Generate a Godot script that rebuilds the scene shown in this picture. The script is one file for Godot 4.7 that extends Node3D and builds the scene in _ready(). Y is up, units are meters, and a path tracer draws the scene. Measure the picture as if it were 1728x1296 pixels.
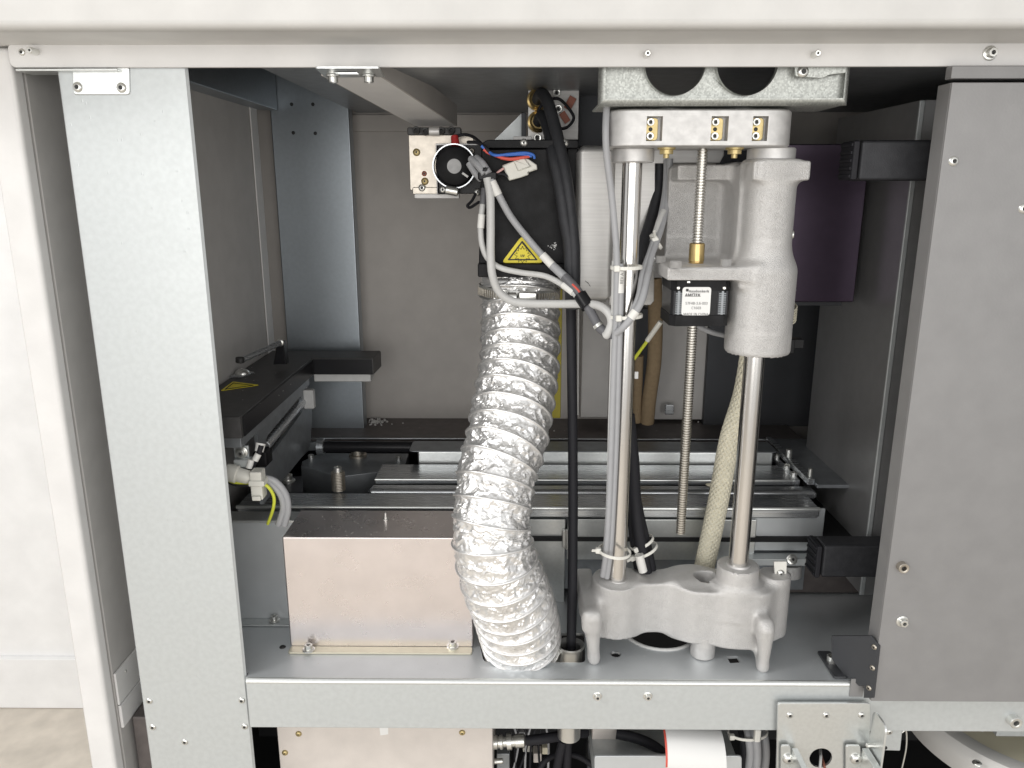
extends Node3D

# ---------------------------------------------------------------- measuring
# x right, y up, z towards the viewer; the lens stands at the origin 1.25 m above the floor, the machine's front lip is 0.68 m away.
const FOCAL := 1300.0                       # focal length in pixels of the 1728 x 1296 photograph
var eye: Basis
var DECK := -0.481
var M := {}
var things := []
var shared := {}


func ray(px: float, py: float) -> Vector3:
	return eye * Vector3((px - 864.0) / FOCAL, (648.0 - py) / FOCAL, -1.0)

func P(px: float, py: float, h: float) -> Vector3:      # the point of the upright plane h metres ahead
	var r := ray(px, py)
	return r * (-h / r.z)

func on(px: float, py: float, y: float) -> Vector3:     # the point of the level plane at height y
	var r := ray(px, py)
	return r * (y / r.y)


# ---------------------------------------------------------------- meshes
class MB:
	var v := PackedVector3Array()
	var n := PackedVector3Array()

	func t(a: Vector3, b: Vector3, c: Vector3, na: Vector3, nb: Vector3, nc: Vector3) -> void:
		if (b - a).cross(c - a).dot(na + nb + nc) > 0.0:
			v.append(a); v.append(c); v.append(b)
			n.append(na); n.append(nc); n.append(nb)
		else:
			v.append(a); v.append(b); v.append(c)
			n.append(na); n.append(nb); n.append(nc)

	func f(a: Vector3, b: Vector3, c: Vector3, out: Vector3) -> void:
		var k := (b - a).cross(c - a).normalized()
		if k.dot(out) < 0.0:
			k = -k
		t(a, b, c, k, k, k)

	func q(a: Vector3, b: Vector3, c: Vector3, d: Vector3, out: Vector3) -> void:
		f(a, b, c, out); f(a, c, d, out)

	func qs(a: Vector3, b: Vector3, c: Vector3, d: Vector3, na: Vector3, nb: Vector3, nc: Vector3, nd: Vector3) -> void:
		t(a, b, c, na, nb, nc); t(a, c, d, na, nc, nd)

	func box(c: Vector3, s: Vector3, b := 0.001, o := Basis.IDENTITY) -> MB:
		var h := s * 0.5
		b = minf(b, minf(h.x, minf(h.y, h.z)) * 0.9)
		var p := func(sg: Vector3, ax: int) -> Vector3:
			var k := Vector3(sg.x * (h.x - b), sg.y * (h.y - b), sg.z * (h.z - b))
			k[ax] = sg[ax] * h[ax]
			return c + o * k
		for ax in 3:
			var u := (ax + 1) % 3
			var w := (ax + 2) % 3
			for s1 in [-1.0, 1.0]:
				var out := Vector3.ZERO
				out[ax] = s1
				var sg := []
				for k in [[-1.0, -1.0], [1.0, -1.0], [1.0, 1.0], [-1.0, 1.0]]:
					var g := Vector3.ZERO
					g[ax] = s1; g[u] = k[0]; g[w] = k[1]
					sg.append(p.call(g, ax))
				var no := o * out
				qs(sg[0], sg[1], sg[2], sg[3], no, no, no, no)
				for s2 in [-1.0, 1.0]:                     # the rounded edge between faces ax and u, running along w
					var g0 := Vector3.ZERO
					g0[ax] = s1; g0[u] = s2; g0[w] = -1.0
					var g1 := g0
					g1[w] = 1.0
					var nu := Vector3.ZERO
					nu[u] = s2
					var n2 := o * nu
					qs(p.call(g0, ax), p.call(g1, ax), p.call(g1, u), p.call(g0, u), no, no, n2, n2)
		for sx in [-1.0, 1.0]:
			for sy in [-1.0, 1.0]:
				for sz in [-1.0, 1.0]:
					var g := Vector3(sx, sy, sz)
					t(p.call(g, 0), p.call(g, 1), p.call(g, 2), o * Vector3(sx, 0, 0), o * Vector3(0, sy, 0), o * Vector3(0, 0, sz))
		return self

	func span(a: Vector3, b: Vector3, bev := 0.001) -> MB:   # box between two corners
		return box((a + b) * 0.5, (b - a).abs(), bev)

	func lathe(prof: Array, at: Vector3, axis: Vector3, seg := 20, scale := 1.0, hard := 0.75) -> MB:
		var w := axis.normalized()
		var u := w.cross(Vector3(0.31, 0.2, 0.93)).normalized()
		var k := u.cross(w)
		var sn := []
		for i in prof.size() - 1:
			var d: Vector2 = prof[i + 1] - prof[i]
			sn.append(Vector2(d.y, -d.x).normalized())
		var side := 0.0
		for i in sn.size():
			side += sn[i].x * prof[i].x
		for i in prof.size() - 1:
			var na: Vector2 = sn[i]
			var nb: Vector2 = sn[i]
			if i > 0 and sn[i - 1].dot(sn[i]) > hard: na = (sn[i - 1] + sn[i]).normalized()
			if i < sn.size() - 1 and sn[i + 1].dot(sn[i]) > hard: nb = (sn[i + 1] + sn[i]).normalized()
			if side < 0.0:
				na = -na; nb = -nb
			var A: Vector2 = prof[i] * scale
			var B: Vector2 = prof[i + 1] * scale
			for j in seg:
				var a0 := TAU * j / seg
				var a1 := TAU * (j + 1) / seg
				var d0 := u * cos(a0) + k * sin(a0)
				var d1 := u * cos(a1) + k * sin(a1)
				var p00 := at + d0 * A.x + w * A.y
				var p01 := at + d1 * A.x + w * A.y
				var p10 := at + d0 * B.x + w * B.y
				var p11 := at + d1 * B.x + w * B.y
				if B.x > 1e-7: t(p00, p10, p11, d0 * na.x + w * na.y, d0 * nb.x + w * nb.y, d1 * nb.x + w * nb.y)
				if A.x > 1e-7: t(p00, p11, p01, d0 * na.x + w * na.y, d1 * nb.x + w * nb.y, d1 * na.x + w * na.y)
		return self

	func cyl(a: Vector3, b: Vector3, r: float, seg := 20, bev := 0.0006, r2 := -1.0) -> MB:
		var e := r if r2 < 0.0 else r2
		var l := (b - a).length()
		return lathe([Vector2(0, 0), Vector2(r - bev, 0), Vector2(r, bev), Vector2(e, l - bev), Vector2(e - bev, l), Vector2(0, l)], a, b - a, seg)

	func tube(p: Array, r, seg := 10) -> MB:
		var frames := []
		var tan := (p[1] - p[0] as Vector3).normalized()
		var u := tan.cross(Vector3(0.2, 0.35, 0.9)).normalized()
		for i in p.size():
			var tn: Vector3 = (p[mini(i + 1, p.size() - 1)] - p[maxi(i - 1, 0)]).normalized()
			u = (u - tn * u.dot(tn)).normalized()
			frames.append([u, tn.cross(u), tn])
		for i in p.size() - 1:
			var ra: float = r[i] if r is Array else r
			var rb: float = r[i + 1] if r is Array else r
			for j in seg:
				var a0 := TAU * j / seg
				var a1 := TAU * (j + 1) / seg
				var n00: Vector3 = frames[i][0] * cos(a0) + frames[i][1] * sin(a0)
				var n01: Vector3 = frames[i][0] * cos(a1) + frames[i][1] * sin(a1)
				var n10: Vector3 = frames[i + 1][0] * cos(a0) + frames[i + 1][1] * sin(a0)
				var n11: Vector3 = frames[i + 1][0] * cos(a1) + frames[i + 1][1] * sin(a1)
				qs(p[i] + n00 * ra, p[i + 1] + n10 * rb, p[i + 1] + n11 * rb, p[i] + n01 * ra, n00, n10, n11, n01)
		for e in [0, p.size() - 1]:
			var re: float = r[e] if r is Array else r
			var out: Vector3 = frames[e][2] * (-1.0 if e == 0 else 1.0)
			for j in seg:
				var a0 := TAU * j / seg
				var a1 := TAU * (j + 1) / seg
				t(p[e], p[e] + (frames[e][0] * cos(a0) + frames[e][1] * sin(a0)) * re, p[e] + (frames[e][0] * cos(a1) + frames[e][1] * sin(a1)) * re, out, out, out)
		return self

	func prism(poly: Array, o: Vector3, ex: Vector3, ey: Vector3, d: Vector3, holes := [], bev := 0.0) -> MB:
		# the outline's front lies at o, its back at o + d
		var dn := d.normalized()
		var place := func(p: Vector2, k: float) -> Vector3: return o + ex * p.x + ey * p.y + dn * k
		var depth := d.length()
		var front := poly
		if bev > 0.0:
			front = inset(poly, bev)
		for pair in [[front, 0.0, -dn], [poly, depth, dn]]:
			var flat := bridged(pair[0], holes)
			var idx := Geometry2D.triangulate_polygon(PackedVector2Array(flat))
			for i in range(0, idx.size(), 3):
				var no: Vector3 = pair[2]
				t(place.call(flat[idx[i]], pair[1]), place.call(flat[idx[i + 1]], pair[1]), place.call(flat[idx[i + 2]], pair[1]), no, no, no)
		for ring in [poly] + holes:
			var sgn := signf(area(ring)) * (1.0 if ring == poly else -1.0)
			var m: int = ring.size()
			var en := []
			for i in m:
				var e: Vector2 = ring[(i + 1) % m] - ring[i]
				en.append(Vector2(e.y, -e.x).normalized() * sgn)
			for i in m:
				var a: Vector2 = ring[i]
				var b: Vector2 = ring[(i + 1) % m]
				var na: Vector2 = en[i]
				var nb: Vector2 = en[i]
				if en[(i + m - 1) % m].dot(en[i]) > 0.75: na = (en[(i + m - 1) % m] + en[i]).normalized()
				if en[(i + 1) % m].dot(en[i]) > 0.75: nb = (en[(i + 1) % m] + en[i]).normalized()
				var wa := (ex * na.x + ey * na.y).normalized()
				var wb := (ex * nb.x + ey * nb.y).normalized()
				var start := 0.0
				if bev > 0.0 and ring == poly:
					start = bev
					qs(place.call(front[i], 0.0), place.call(front[(i + 1) % m], 0.0), place.call(b, bev), place.call(a, bev), -dn, -dn, wb, wa)
				qs(place.call(a, start), place.call(b, start), place.call(b, depth), place.call(a, depth), wa, wb, wb, wa)
		return self

	static func area(p: Array) -> float:
		var s := 0.0
		for i in p.size():
			s += p[i].cross(p[(i + 1) % p.size()])
		return s

	static func inset(p: Array, b: float) -> Array:
		var out := []
		var sg := signf(area(p))
		for i in p.size():
			var e0: Vector2 = (p[i] - p[(i + p.size() - 1) % p.size()]).normalized()
			var e1: Vector2 = (p[(i + 1) % p.size()] - p[i]).normalized()
			var n0 := Vector2(-e0.y, e0.x) * sg
			var n1 := Vector2(-e1.y, e1.x) * sg
			var m := (n0 + n1).normalized()
			out.append(p[i] + m * b / maxf(0.4, m.dot(n0)))
		return out

	static func bridged(poly: Array, holes: Array) -> Array:
		var out := poly.duplicate()
		if area(out) < 0: out.reverse()
		var hs := holes.duplicate()
		hs.sort_custom(func(x, y): return rightmost(x)[1] > rightmost(y)[1])
		for h0 in hs:
			var h: Array = h0.duplicate()
			if area(h) > 0: h.reverse()
			var hi: int = rightmost(h)[0]
			var best := -1
			var far := 1e9
			for i in out.size():                           # nearest outline corner to the right that sees the hole's rightmost corner
				if out[i].x < h[hi].x: continue
				var dist: float = out[i].distance_to(h[hi])
				if dist >= far: continue
				var clear := true
				for j in out.size():
					var k := (j + 1) % out.size()
					if j == i or k == i: continue
					if out[j].distance_to(out[i]) < 1e-6 or out[k].distance_to(out[i]) < 1e-6: continue
					if Geometry2D.segment_intersects_segment(out[i], h[hi], out[j], out[k]) != null:
						clear = false
						break
				if clear:
					far = dist; best = i
			if best < 0: best = 0
			var ins := []
			for k in h.size() + 1:
				ins.append(h[(hi + k) % h.size()])
			ins.append(out[best])
			var merged := out.slice(0, best + 1)
			merged.append_array(ins)
			merged.append_array(out.slice(best + 1))
			out = merged
		return out

	static func rightmost(h: Array) -> Array:
		var b := 0
		for i in h.size():
			if h[i].x > h[b].x: b = i
		return [b, h[b].x]

	func done() -> ArrayMesh:
		var a := []
		a.resize(Mesh.ARRAY_MAX)
		a[Mesh.ARRAY_VERTEX] = v
		a[Mesh.ARRAY_NORMAL] = n
		var m := ArrayMesh.new()
		m.add_surface_from_arrays(Mesh.PRIMITIVE_TRIANGLES, a)
		return m


func rrect(w: float, h: float, r: float, c := Vector2.ZERO, seg := 5) -> Array:
	var out := []
	for k in 4:
		var cc := c + Vector2((w * 0.5 - r) * [1, -1, -1, 1][k], (h * 0.5 - r) * [1, 1, -1, -1][k])
		for i in seg + 1:
			out.append(cc + Vector2.from_angle(PI / 2 * (k + float(i) / seg)) * r)
	return out

func ring2(r: float, c := Vector2.ZERO, seg := 32) -> Array:
	var out := []
	for i in seg:
		out.append(c + Vector2.from_angle(TAU * i / seg) * r)
	return out

func soft(p: Array, r: float, seg := 4) -> Array:         # the outline with its corners rounded
	var out := []
	for i in p.size():
		var a: Vector2 = p[(i + p.size() - 1) % p.size()]
		var b: Vector2 = p[i]
		var c: Vector2 = p[(i + 1) % p.size()]
		var k := minf(r, minf(a.distance_to(b), b.distance_to(c)) * 0.45)
		var s := b + (a - b).normalized() * k
		var e := b + (c - b).normalized() * k
		for j in seg + 1:
			var f := float(j) / seg
			out.append(s.lerp(b, f).lerp(b.lerp(e, f), f))
	return out

func cat(p: Array, n := 8) -> Array:
	var out := []
	for i in p.size() - 1:
		var a: Vector3 = p[maxi(i - 1, 0)]
		var b: Vector3 = p[i]
		var c: Vector3 = p[i + 1]
		var d: Vector3 = p[mini(i + 2, p.size() - 1)]
		for j in n:
			out.append(b.cubic_interpolate(c, a, d, float(j) / n))
	out.append(p[-1])
	return out

func pts(a: Array) -> Array:                               # [px, py, h] triples to points
	return a.map(func(k): return P(k[0], k[1], k[2]))

func flat2(a: Array, h: float) -> Array:                   # [px, py] pairs on the plane h ahead, as (x, y)
	return a.map(func(k): var w := P(k[0], k[1], h); return Vector2(w.x, w.y))

func plan2(a: Array, y: float) -> Array:                   # [px, py] pairs on the level plane y, as (x, -z)
	return a.map(func(k): var w := on(k[0], k[1], y); return Vector2(w.x, -w.z))

func facing(a: Array, o: Vector3, n: Vector3, ex: Vector3) -> Array:        # pixel pairs on the upright plane through o with normal n, as (along ex, y)
	return a.map(func(k): var r := ray(k[0], k[1]); var w: Vector3 = r * (o.dot(n) / r.dot(n)); return Vector2((w - o).dot(ex), w.y - o.y))

func plate(outline: Array, h: float, thick: float, holes := [], bev := 0.0005, mb: MB = null) -> MB:    # upright plate facing us; outlines in (x, y)
	return (mb if mb else MB.new()).prism(outline, Vector3(0, 0, -h), Vector3.RIGHT, Vector3.UP, Vector3(0, 0, -thick), holes, bev)

func slab(outline: Array, y: float, thick: float, holes := [], bev := 0.0005, mb: MB = null) -> MB:     # level plate whose top is at y; outlines in (x, -z)
	return (mb if mb else MB.new()).prism(outline, Vector3(0, y, 0), Vector3.RIGHT, Vector3.FORWARD, Vector3(0, -thick, 0), holes, bev)

func blk(px0: float, py0: float, px1: float, py1: float, h: float, depth: float, bev := 0.001, mb: MB = null) -> MB:   # box whose front face spans those pixels at h
	var a := P(px0, py0, h)
	var b := P(px1, py1, h)
	return (mb if mb else MB.new()).span(a, Vector3(b.x, b.y, -h - depth), bev)


func nets(field: Callable, lo: Vector3, hi: Vector3, cell: float) -> MB:      # surface nets of a distance field
	var nx := int((hi.x - lo.x) / cell) + 2
	var ny := int((hi.y - lo.y) / cell) + 2
	var nz := int((hi.z - lo.z) / cell) + 2
	var val := PackedFloat32Array()
	val.resize(nx * ny * nz)
	var skip := cell * 3.0
	for k in nz:
		for j in ny:
			var i := 0
			while i < nx:
				var s: float = field.call(lo + Vector3(i, j, k) * cell)
				val[(k * ny + j) * nx + i] = s
				i += 1
				if absf(s) > skip:                         # far from the surface: the next samples keep its sign
					var free := int((absf(s) - cell * 1.8) / cell * 0.8)
					for m in free:
						if i >= nx: break
						val[(k * ny + j) * nx + i] = s
						i += 1
	var ids := {}
	var pos := PackedVector3Array()
	var nor := PackedVector3Array()
	var cor := [0, 1, nx, nx + 1, nx * ny, nx * ny + 1, nx * ny + nx, nx * ny + nx + 1]
	for k in nz - 1:
		for j in ny - 1:
			for i in nx - 1:
				var at := (k * ny + j) * nx + i
				var neg := 0
				for c in cor:
					if val[at + c] < 0.0: neg += 1
				if neg == 0 or neg == 8: continue
				var p := lo + (Vector3(i, j, k) + Vector3.ONE * 0.5) * cell
				var g := Vector3.UP
				for it in 4:
					var e := cell * 0.15
					var f0: float = field.call(p)
					g = Vector3(field.call(p + Vector3(e, 0, 0)) - f0, field.call(p + Vector3(0, e, 0)) - f0, field.call(p + Vector3(0, 0, e)) - f0) / e
					if g.length() < 0.1: break
					p -= (g / g.length_squared() * f0).limit_length(cell * 0.6)
				ids[at] = pos.size()
				pos.append(p)
				nor.append(g.normalized())
	var mb := MB.new()
	var st := [1, nx, nx * ny]
	for at in ids:
		for ax in 3:
			var u: int = st[(ax + 1) % 3]
			var w: int = st[(ax + 2) % 3]
			var a: int = at
			if (val[a] < 0.0) == (val[a + st[ax]] < 0.0): continue
			if not (ids.has(a - u) and ids.has(a - w) and ids.has(a - u - w)): continue
			var q := [ids[a], ids[a - u], ids[a - u - w], ids[a - w]]
			mb.qs(pos[q[0]], pos[q[1]], pos[q[2]], pos[q[3]], nor[q[0]], nor[q[1]], nor[q[2]], nor[q[3]])
	return mb

func smin(a: float, b: float, k: float) -> float:
	var h := maxf(k - absf(a - b), 0.0) / k
	return minf(a, b) - h * h * k * 0.25

func sd_cyl(p: Vector3, x: float, h: float, r: float, y0: float, y1: float) -> float:    # upright cylinder
	var d := Vector2(Vector2(p.x - x, p.z + h).length() - r, absf(p.y - (y0 + y1) * 0.5) - (y1 - y0) * 0.5)
	return minf(maxf(d.x, d.y), 0.0) + Vector2(maxf(d.x, 0), maxf(d.y, 0)).length()

func sd_stadium(p: Vector3, a: Vector2, b: Vector2, r: float, y0: float, y1: float) -> float:   # upright prism round the segment a-b of the plan
	var q := Vector2(p.x, -p.z)
	var t := clampf((q - a).dot(b - a) / (b - a).length_squared(), 0.0, 1.0)
	var d := Vector2(q.distance_to(a.lerp(b, t)) - r + 0.002, absf(p.y - (y0 + y1) * 0.5) - (y1 - y0) * 0.5 + 0.002)
	return minf(maxf(d.x, d.y), 0.0) + Vector2(maxf(d.x, 0), maxf(d.y, 0)).length() - 0.002

func sd_box(p: Vector3, a: Vector3, b: Vector3, r := 0.002) -> float:
	var d := (p - (a + b) * 0.5).abs() - (b - a).abs() * 0.5 + Vector3.ONE * r
	return d.max(Vector3.ZERO).length() + minf(maxf(d.x, maxf(d.y, d.z)), 0.0) - r


# ---------------------------------------------------------------- objects
func free_name(called: String, parent: Node) -> String:
	var n := called
	var k := 0
	while parent.has_node(NodePath(n)):
		k += 1
		n = "%s_%03d" % [called, k]
	return n

func thing(called: String, label: String, category: String, group := "") -> Node3D:
	var o := Node3D.new()
	o.name = free_name(called, self)
	add_child(o, true)
	o.set_meta("label", label)
	o.set_meta("category", category)
	if group: o.set_meta("group", group)
	things.append(o)
	return o

func part(parent: Node3D, called: String, mb, mat: Material, label := "") -> MeshInstance3D:
	var o := MeshInstance3D.new()
	o.name = free_name(called, parent)
	o.mesh = mb if mb is Mesh else mb.done()
	o.material_override = mat
	parent.add_child(o, true)
	if label: o.set_meta("label", label)
	return o

func solo(called: String, label: String, category: String, mb: MB, mat: Material, group := "") -> MeshInstance3D:
	var o := MeshInstance3D.new()
	o.name = free_name(called, self)
	var box := AABB(mb.v[0], Vector3.ZERO)
	for p in mb.v: box = box.expand(p)
	var base := Vector3(box.get_center().x, box.position.y, box.get_center().z)
	for i in mb.v.size(): mb.v[i] -= base
	o.mesh = mb.done()
	o.material_override = mat
	o.position = base
	add_child(o, true)
	o.set_meta("label", label)
	o.set_meta("category", category)
	if group: o.set_meta("group", group)
	return o

func structure(called: String, mb: MB, mat: Material) -> MeshInstance3D:
	var o := part(self, called, mb, mat)
	o.set_meta("kind", "structure")
	return o

func settle() -> void:                                     # put each thing's own origin at its base
	for o in things:
		var box := AABB()
		var first := true
		for c in o.get_children():
			if c is MeshInstance3D:
				var b: AABB = c.transform * c.mesh.get_aabb()
				box = b if first else box.merge(b)
				first = false
		var base := Vector3(box.get_center().x, box.position.y, box.get_center().z)
		o.position = base
		for c in o.get_children():
			c.position -= base

func fixing(kind: String) -> ArrayMesh:                    # one unit-radius fastener of each kind, its axis along +y
	if shared.has(kind): return shared[kind]
	var mb := MB.new()
	var dark := MB.new()
	var V := func(a, b): return Vector2(a, b)
	var o := Vector3.ZERO
	match kind:
		"socket":
			mb.lathe([V.call(0.42, 0.6), V.call(0.48, 1.15), V.call(0.56, 1.2), V.call(0.9, 1.2), V.call(1, 1.1), V.call(1, 0), V.call(0.9, 0)], o, Vector3.UP, 24)
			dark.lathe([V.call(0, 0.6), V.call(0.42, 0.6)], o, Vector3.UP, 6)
		"pan":
			mb.lathe([V.call(0.24, 0.5), V.call(0.28, 0.62), V.call(0.6, 0.55), V.call(0.85, 0.38), V.call(1, 0.12), V.call(1, 0), V.call(0.9, 0)], o, Vector3.UP, 24)
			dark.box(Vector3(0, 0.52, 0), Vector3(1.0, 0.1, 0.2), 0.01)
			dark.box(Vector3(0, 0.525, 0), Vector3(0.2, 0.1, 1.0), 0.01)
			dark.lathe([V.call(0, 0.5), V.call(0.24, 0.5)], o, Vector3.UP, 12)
		"rivet":
			mb.lathe([V.call(0.4, 0.2), V.call(0.44, 0.42), V.call(0.62, 0.4), V.call(0.9, 0.2), V.call(1, 0), V.call(0.9, 0)], o, Vector3.UP, 24)
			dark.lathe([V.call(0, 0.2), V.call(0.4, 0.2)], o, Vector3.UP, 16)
		"hex":
			mb.lathe([V.call(0.3, 0.75), V.call(0.34, 1.0), V.call(0.62, 1.0), V.call(0.7, 0.92), V.call(0.7, 0.25)], o, Vector3.UP, 6, 1.0, 2.0)
			mb.lathe([V.call(0.6, 0.25), V.call(0.92, 0.25), V.call(1, 0.18), V.call(1, 0), V.call(0.9, 0)], o, Vector3.UP, 24)
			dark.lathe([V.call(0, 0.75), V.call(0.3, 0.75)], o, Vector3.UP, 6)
		"stud":
			mb.lathe([V.call(0.3, 3.6), V.call(0.4, 3.9), V.call(0.8, 3.9), V.call(1, 3.7), V.call(1, 0), V.call(0.9, 0)], o, Vector3.UP, 20)
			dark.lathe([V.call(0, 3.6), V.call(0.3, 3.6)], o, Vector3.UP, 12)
	var m := mb.done()
	var a := []
	a.resize(Mesh.ARRAY_MAX)
	a[Mesh.ARRAY_VERTEX] = dark.v
	a[Mesh.ARRAY_NORMAL] = dark.n
	m.add_surface_from_arrays(Mesh.PRIMITIVE_TRIANGLES, a)
	shared[kind] = m
	return m

func screw(parent: Node3D, at: Vector3, dir: Vector3, r: float, kind := "pan", mat: Material = null, called := "screw") -> MeshInstance3D:
	var o := MeshInstance3D.new()
	o.name = free_name(called, parent)
	o.mesh = fixing(kind)
	o.set_surface_override_material(0, mat if mat else M.zinc)
	o.set_surface_override_material(1, M.dark_steel_and_shade)  # dark steel for rivet mandrels, painted shade in the other recesses
	var y := dir.normalized()
	var x := y.cross(Vector3(0.3, 0.5, 0.81)).normalized()
	o.transform = Transform3D(Basis(x, y, x.cross(y)).scaled(Vector3.ONE * r), at)
	parent.add_child(o, true)
	return o

func lettering(parent: Node3D, words: String, at: Vector3, size: float, mat: Material, font := "Droid Sans", turn := Basis.IDENTITY, align := HORIZONTAL_ALIGNMENT_CENTER, bold := false) -> MeshInstance3D:
	var t := TextMesh.new()
	var f := SystemFont.new()
	f.font_names = PackedStringArray([font])
	if bold: f.font_weight = 700
	t.font = f
	t.text = words
	t.font_size = 32
	t.pixel_size = size / 32.0
	t.depth = 0.0002
	t.horizontal_alignment = align
	var o := MeshInstance3D.new()
	o.name = free_name("lettering", parent)
	o.mesh = t
	o.material_override = mat
	o.transform = Transform3D(turn, at)
	parent.add_child(o, true)
	return o


# ---------------------------------------------------------------- materials
func noise_tex(kind: int, freq: float, lo: float, hi: float, s: int, size := 512, octaves := 3, stretch := 1) -> ImageTexture:
	var n := FastNoiseLite.new()
	n.seed = s
	n.noise_type = kind
	n.frequency = freq
	n.fractal_octaves = octaves
	if kind == FastNoiseLite.TYPE_CELLULAR:
		n.cellular_return_type = FastNoiseLite.RETURN_CELL_VALUE
		n.fractal_type = FastNoiseLite.FRACTAL_NONE
	var im := n.get_seamless_image(size, size)
	im.convert(Image.FORMAT_L8)
	if stretch > 1:
		im = im.get_region(Rect2i(0, 0, size / stretch, size))
		im.resize(size, size, Image.INTERPOLATE_CUBIC)
	var d := im.get_data()
	for i in d.size():
		d[i] = clampi(int(255.0 * lerpf(lo, hi, d[i] / 255.0)), 0, 255)
	im = Image.create_from_data(size, size, false, Image.FORMAT_L8, d)
	return ImageTexture.create_from_image(im)

func mat(called: String, c: Color, rough: float, metal := 0.0, tint: Texture2D = null, bump: Texture2D = null, height := 0.02, scale := 8.0, rough_map: Texture2D = null) -> StandardMaterial3D:
	var m := StandardMaterial3D.new()
	m.resource_name = called
	m.albedo_color = c.linear_to_srgb()
	m.roughness = rough
	m.metallic = metal
	m.uv1_triplanar = true
	m.uv1_scale = Vector3.ONE * scale
	if tint: m.albedo_texture = tint
	if rough_map: m.roughness_texture = rough_map
	if bump:
		m.heightmap_enabled = true
		m.heightmap_texture = bump
		m.heightmap_scale = height
	M[called] = m
	return m

func materials() -> void:
	var sx := FastNoiseLite.TYPE_SIMPLEX_SMOOTH
	var spangle := noise_tex(sx, 0.09, 0.955, 1.0, 3, 512, 5)
	var mottle := noise_tex(sx, 0.012, 0.955, 1.0, 5, 512, 5)
	var blotch := noise_tex(sx, 0.01, 0.55, 1.0, 6, 512, 5)
	var fine := noise_tex(sx, 0.16, 0.0, 1.0, 7, 512, 3)
	var grain := noise_tex(sx, 0.07, 0.0, 1.0, 8, 512, 4)
	var brush := noise_tex(sx, 0.2, 0.93, 1.0, 9, 512, 4, 32)
	var brush_b := noise_tex(sx, 0.2, 0.0, 1.0, 19, 512, 4, 32)
	var brush_r := noise_tex(sx, 0.11, 0.55, 1.0, 10, 512, 4, 32)
	var wear := noise_tex(sx, 0.02, 0.88, 1.0, 11, 512, 5)
	mat("white_paint", Color(0.69, 0.68, 0.66), 0.5, 0.0, mottle, grain, 0.004, 3.0)
	mat("frame_paint", Color(0.78, 0.77, 0.76), 0.5, 0.0, mottle, grain, 0.004, 3.0)
	mat("inner_paint", Color(0.53, 0.515, 0.50), 0.55, 0.0, mottle, fine, 0.003, 4.0)
	mat("rear_paint", Color(0.50, 0.472, 0.445), 0.6, 0.0, mottle, fine, 0.003, 4.0)
	mat("galvanised", Color(0.63, 0.66, 0.665), 0.5, 0.5, spangle, grain, 0.003, 3.0, wear)
	mat("shaded_zinc", Color(0.40, 0.44, 0.475), 0.4, 0.85, spangle, grain, 0.003, 3.0, wear)  # galvanised sheet, darkened in colour for the shade inside the cabinet
	mat("galvanised_bright", Color(0.78, 0.80, 0.79), 0.32, 0.8, spangle, grain, 0.003, 4.0, wear)
	mat("spangled", Color(0.62, 0.64, 0.61), 0.5, 0.6, noise_tex(FastNoiseLite.TYPE_CELLULAR, 0.22, 0.82, 1.0, 14), grain, 0.006, 7.0, wear)
	mat("deck_zinc", Color(0.68, 0.71, 0.73), 0.46, 0.55, mottle, grain, 0.002, 3.0, wear)
	mat("passivated", Color(0.86, 0.795, 0.78), 0.3, 0.92, mottle, brush_b, 0.0006, 3.0, wear)
	mat("yellow_zinc", Color(0.80, 0.76, 0.62), 0.4, 0.7, mottle)
	mat("cast", Color(0.69, 0.68, 0.67), 0.52, 0.6, mottle, fine, 0.09, 12.0)
	mat("machined", Color(0.71, 0.70, 0.69), 0.5, 0.6, wear, brush_b, 0.006, 8.0)
	mat("brushed", Color(0.70, 0.69, 0.675), 0.52, 0.6, brush, brush_b, 0.001, 4.0)
	M.brushed.uv1_scale = Vector3(4, 4, 4)
	mat("chrome", Color(0.72, 0.70, 0.675), 0.18, 1.0)
	mat("zinc", Color(0.75, 0.75, 0.72), 0.28, 0.9)
	mat("screw_steel", Color(0.50, 0.46, 0.40), 0.38, 0.95, null, null, 0.0, 8.0)
	mat("dark_steel_and_shade", Color(0.05, 0.05, 0.05), 0.5, 0.6)
	mat("rail_steel", Color(0.60, 0.62, 0.64), 0.36, 0.85, brush, brush_b, 0.002, 4.0, brush_r)
	mat("brass", Color(0.66, 0.49, 0.22), 0.3, 0.95, wear)
	mat("dull_brass", Color(0.62, 0.50, 0.25), 0.42, 0.8, wear)
	mat("tray_grey", Color(0.085, 0.083, 0.083), 0.5, 0.2, wear, fine, 0.005, 6.0)
	mat("fan_plate", Color(0.62, 0.57, 0.50), 0.4, 0.75, wear)
	mat("partition_grey", Color(0.36, 0.36, 0.365), 0.36, 0.55, mottle)
	mat("foil", Color(0.93, 0.925, 0.92), 0.36, 0.85)
	mat("screw_thread", Color(0.60, 0.58, 0.54), 0.3, 1.0)
	mat("panel_grey", Color(0.30, 0.296, 0.297), 0.5, 0.25, mottle, fine, 0.006, 4.0)
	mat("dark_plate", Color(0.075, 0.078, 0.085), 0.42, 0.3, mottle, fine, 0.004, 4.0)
	mat("ledge_brown", Color(0.17, 0.15, 0.145), 0.5, 0.4, wear, fine, 0.005, 5.0)
	mat("slate", Color(0.33, 0.35, 0.37), 0.42, 0.6, wear, fine, 0.005, 5.0)
	mat("top_black", Color(0.075, 0.076, 0.078), 0.55, 0.3, wear, fine, 0.006, 6.0)
	mat("purple", Color(0.085, 0.062, 0.095), 0.32, 0.6, mottle)
	mat("black", Color(0.018, 0.018, 0.02), 0.5, 0.0, blotch, fine, 0.01, 8.0)
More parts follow.
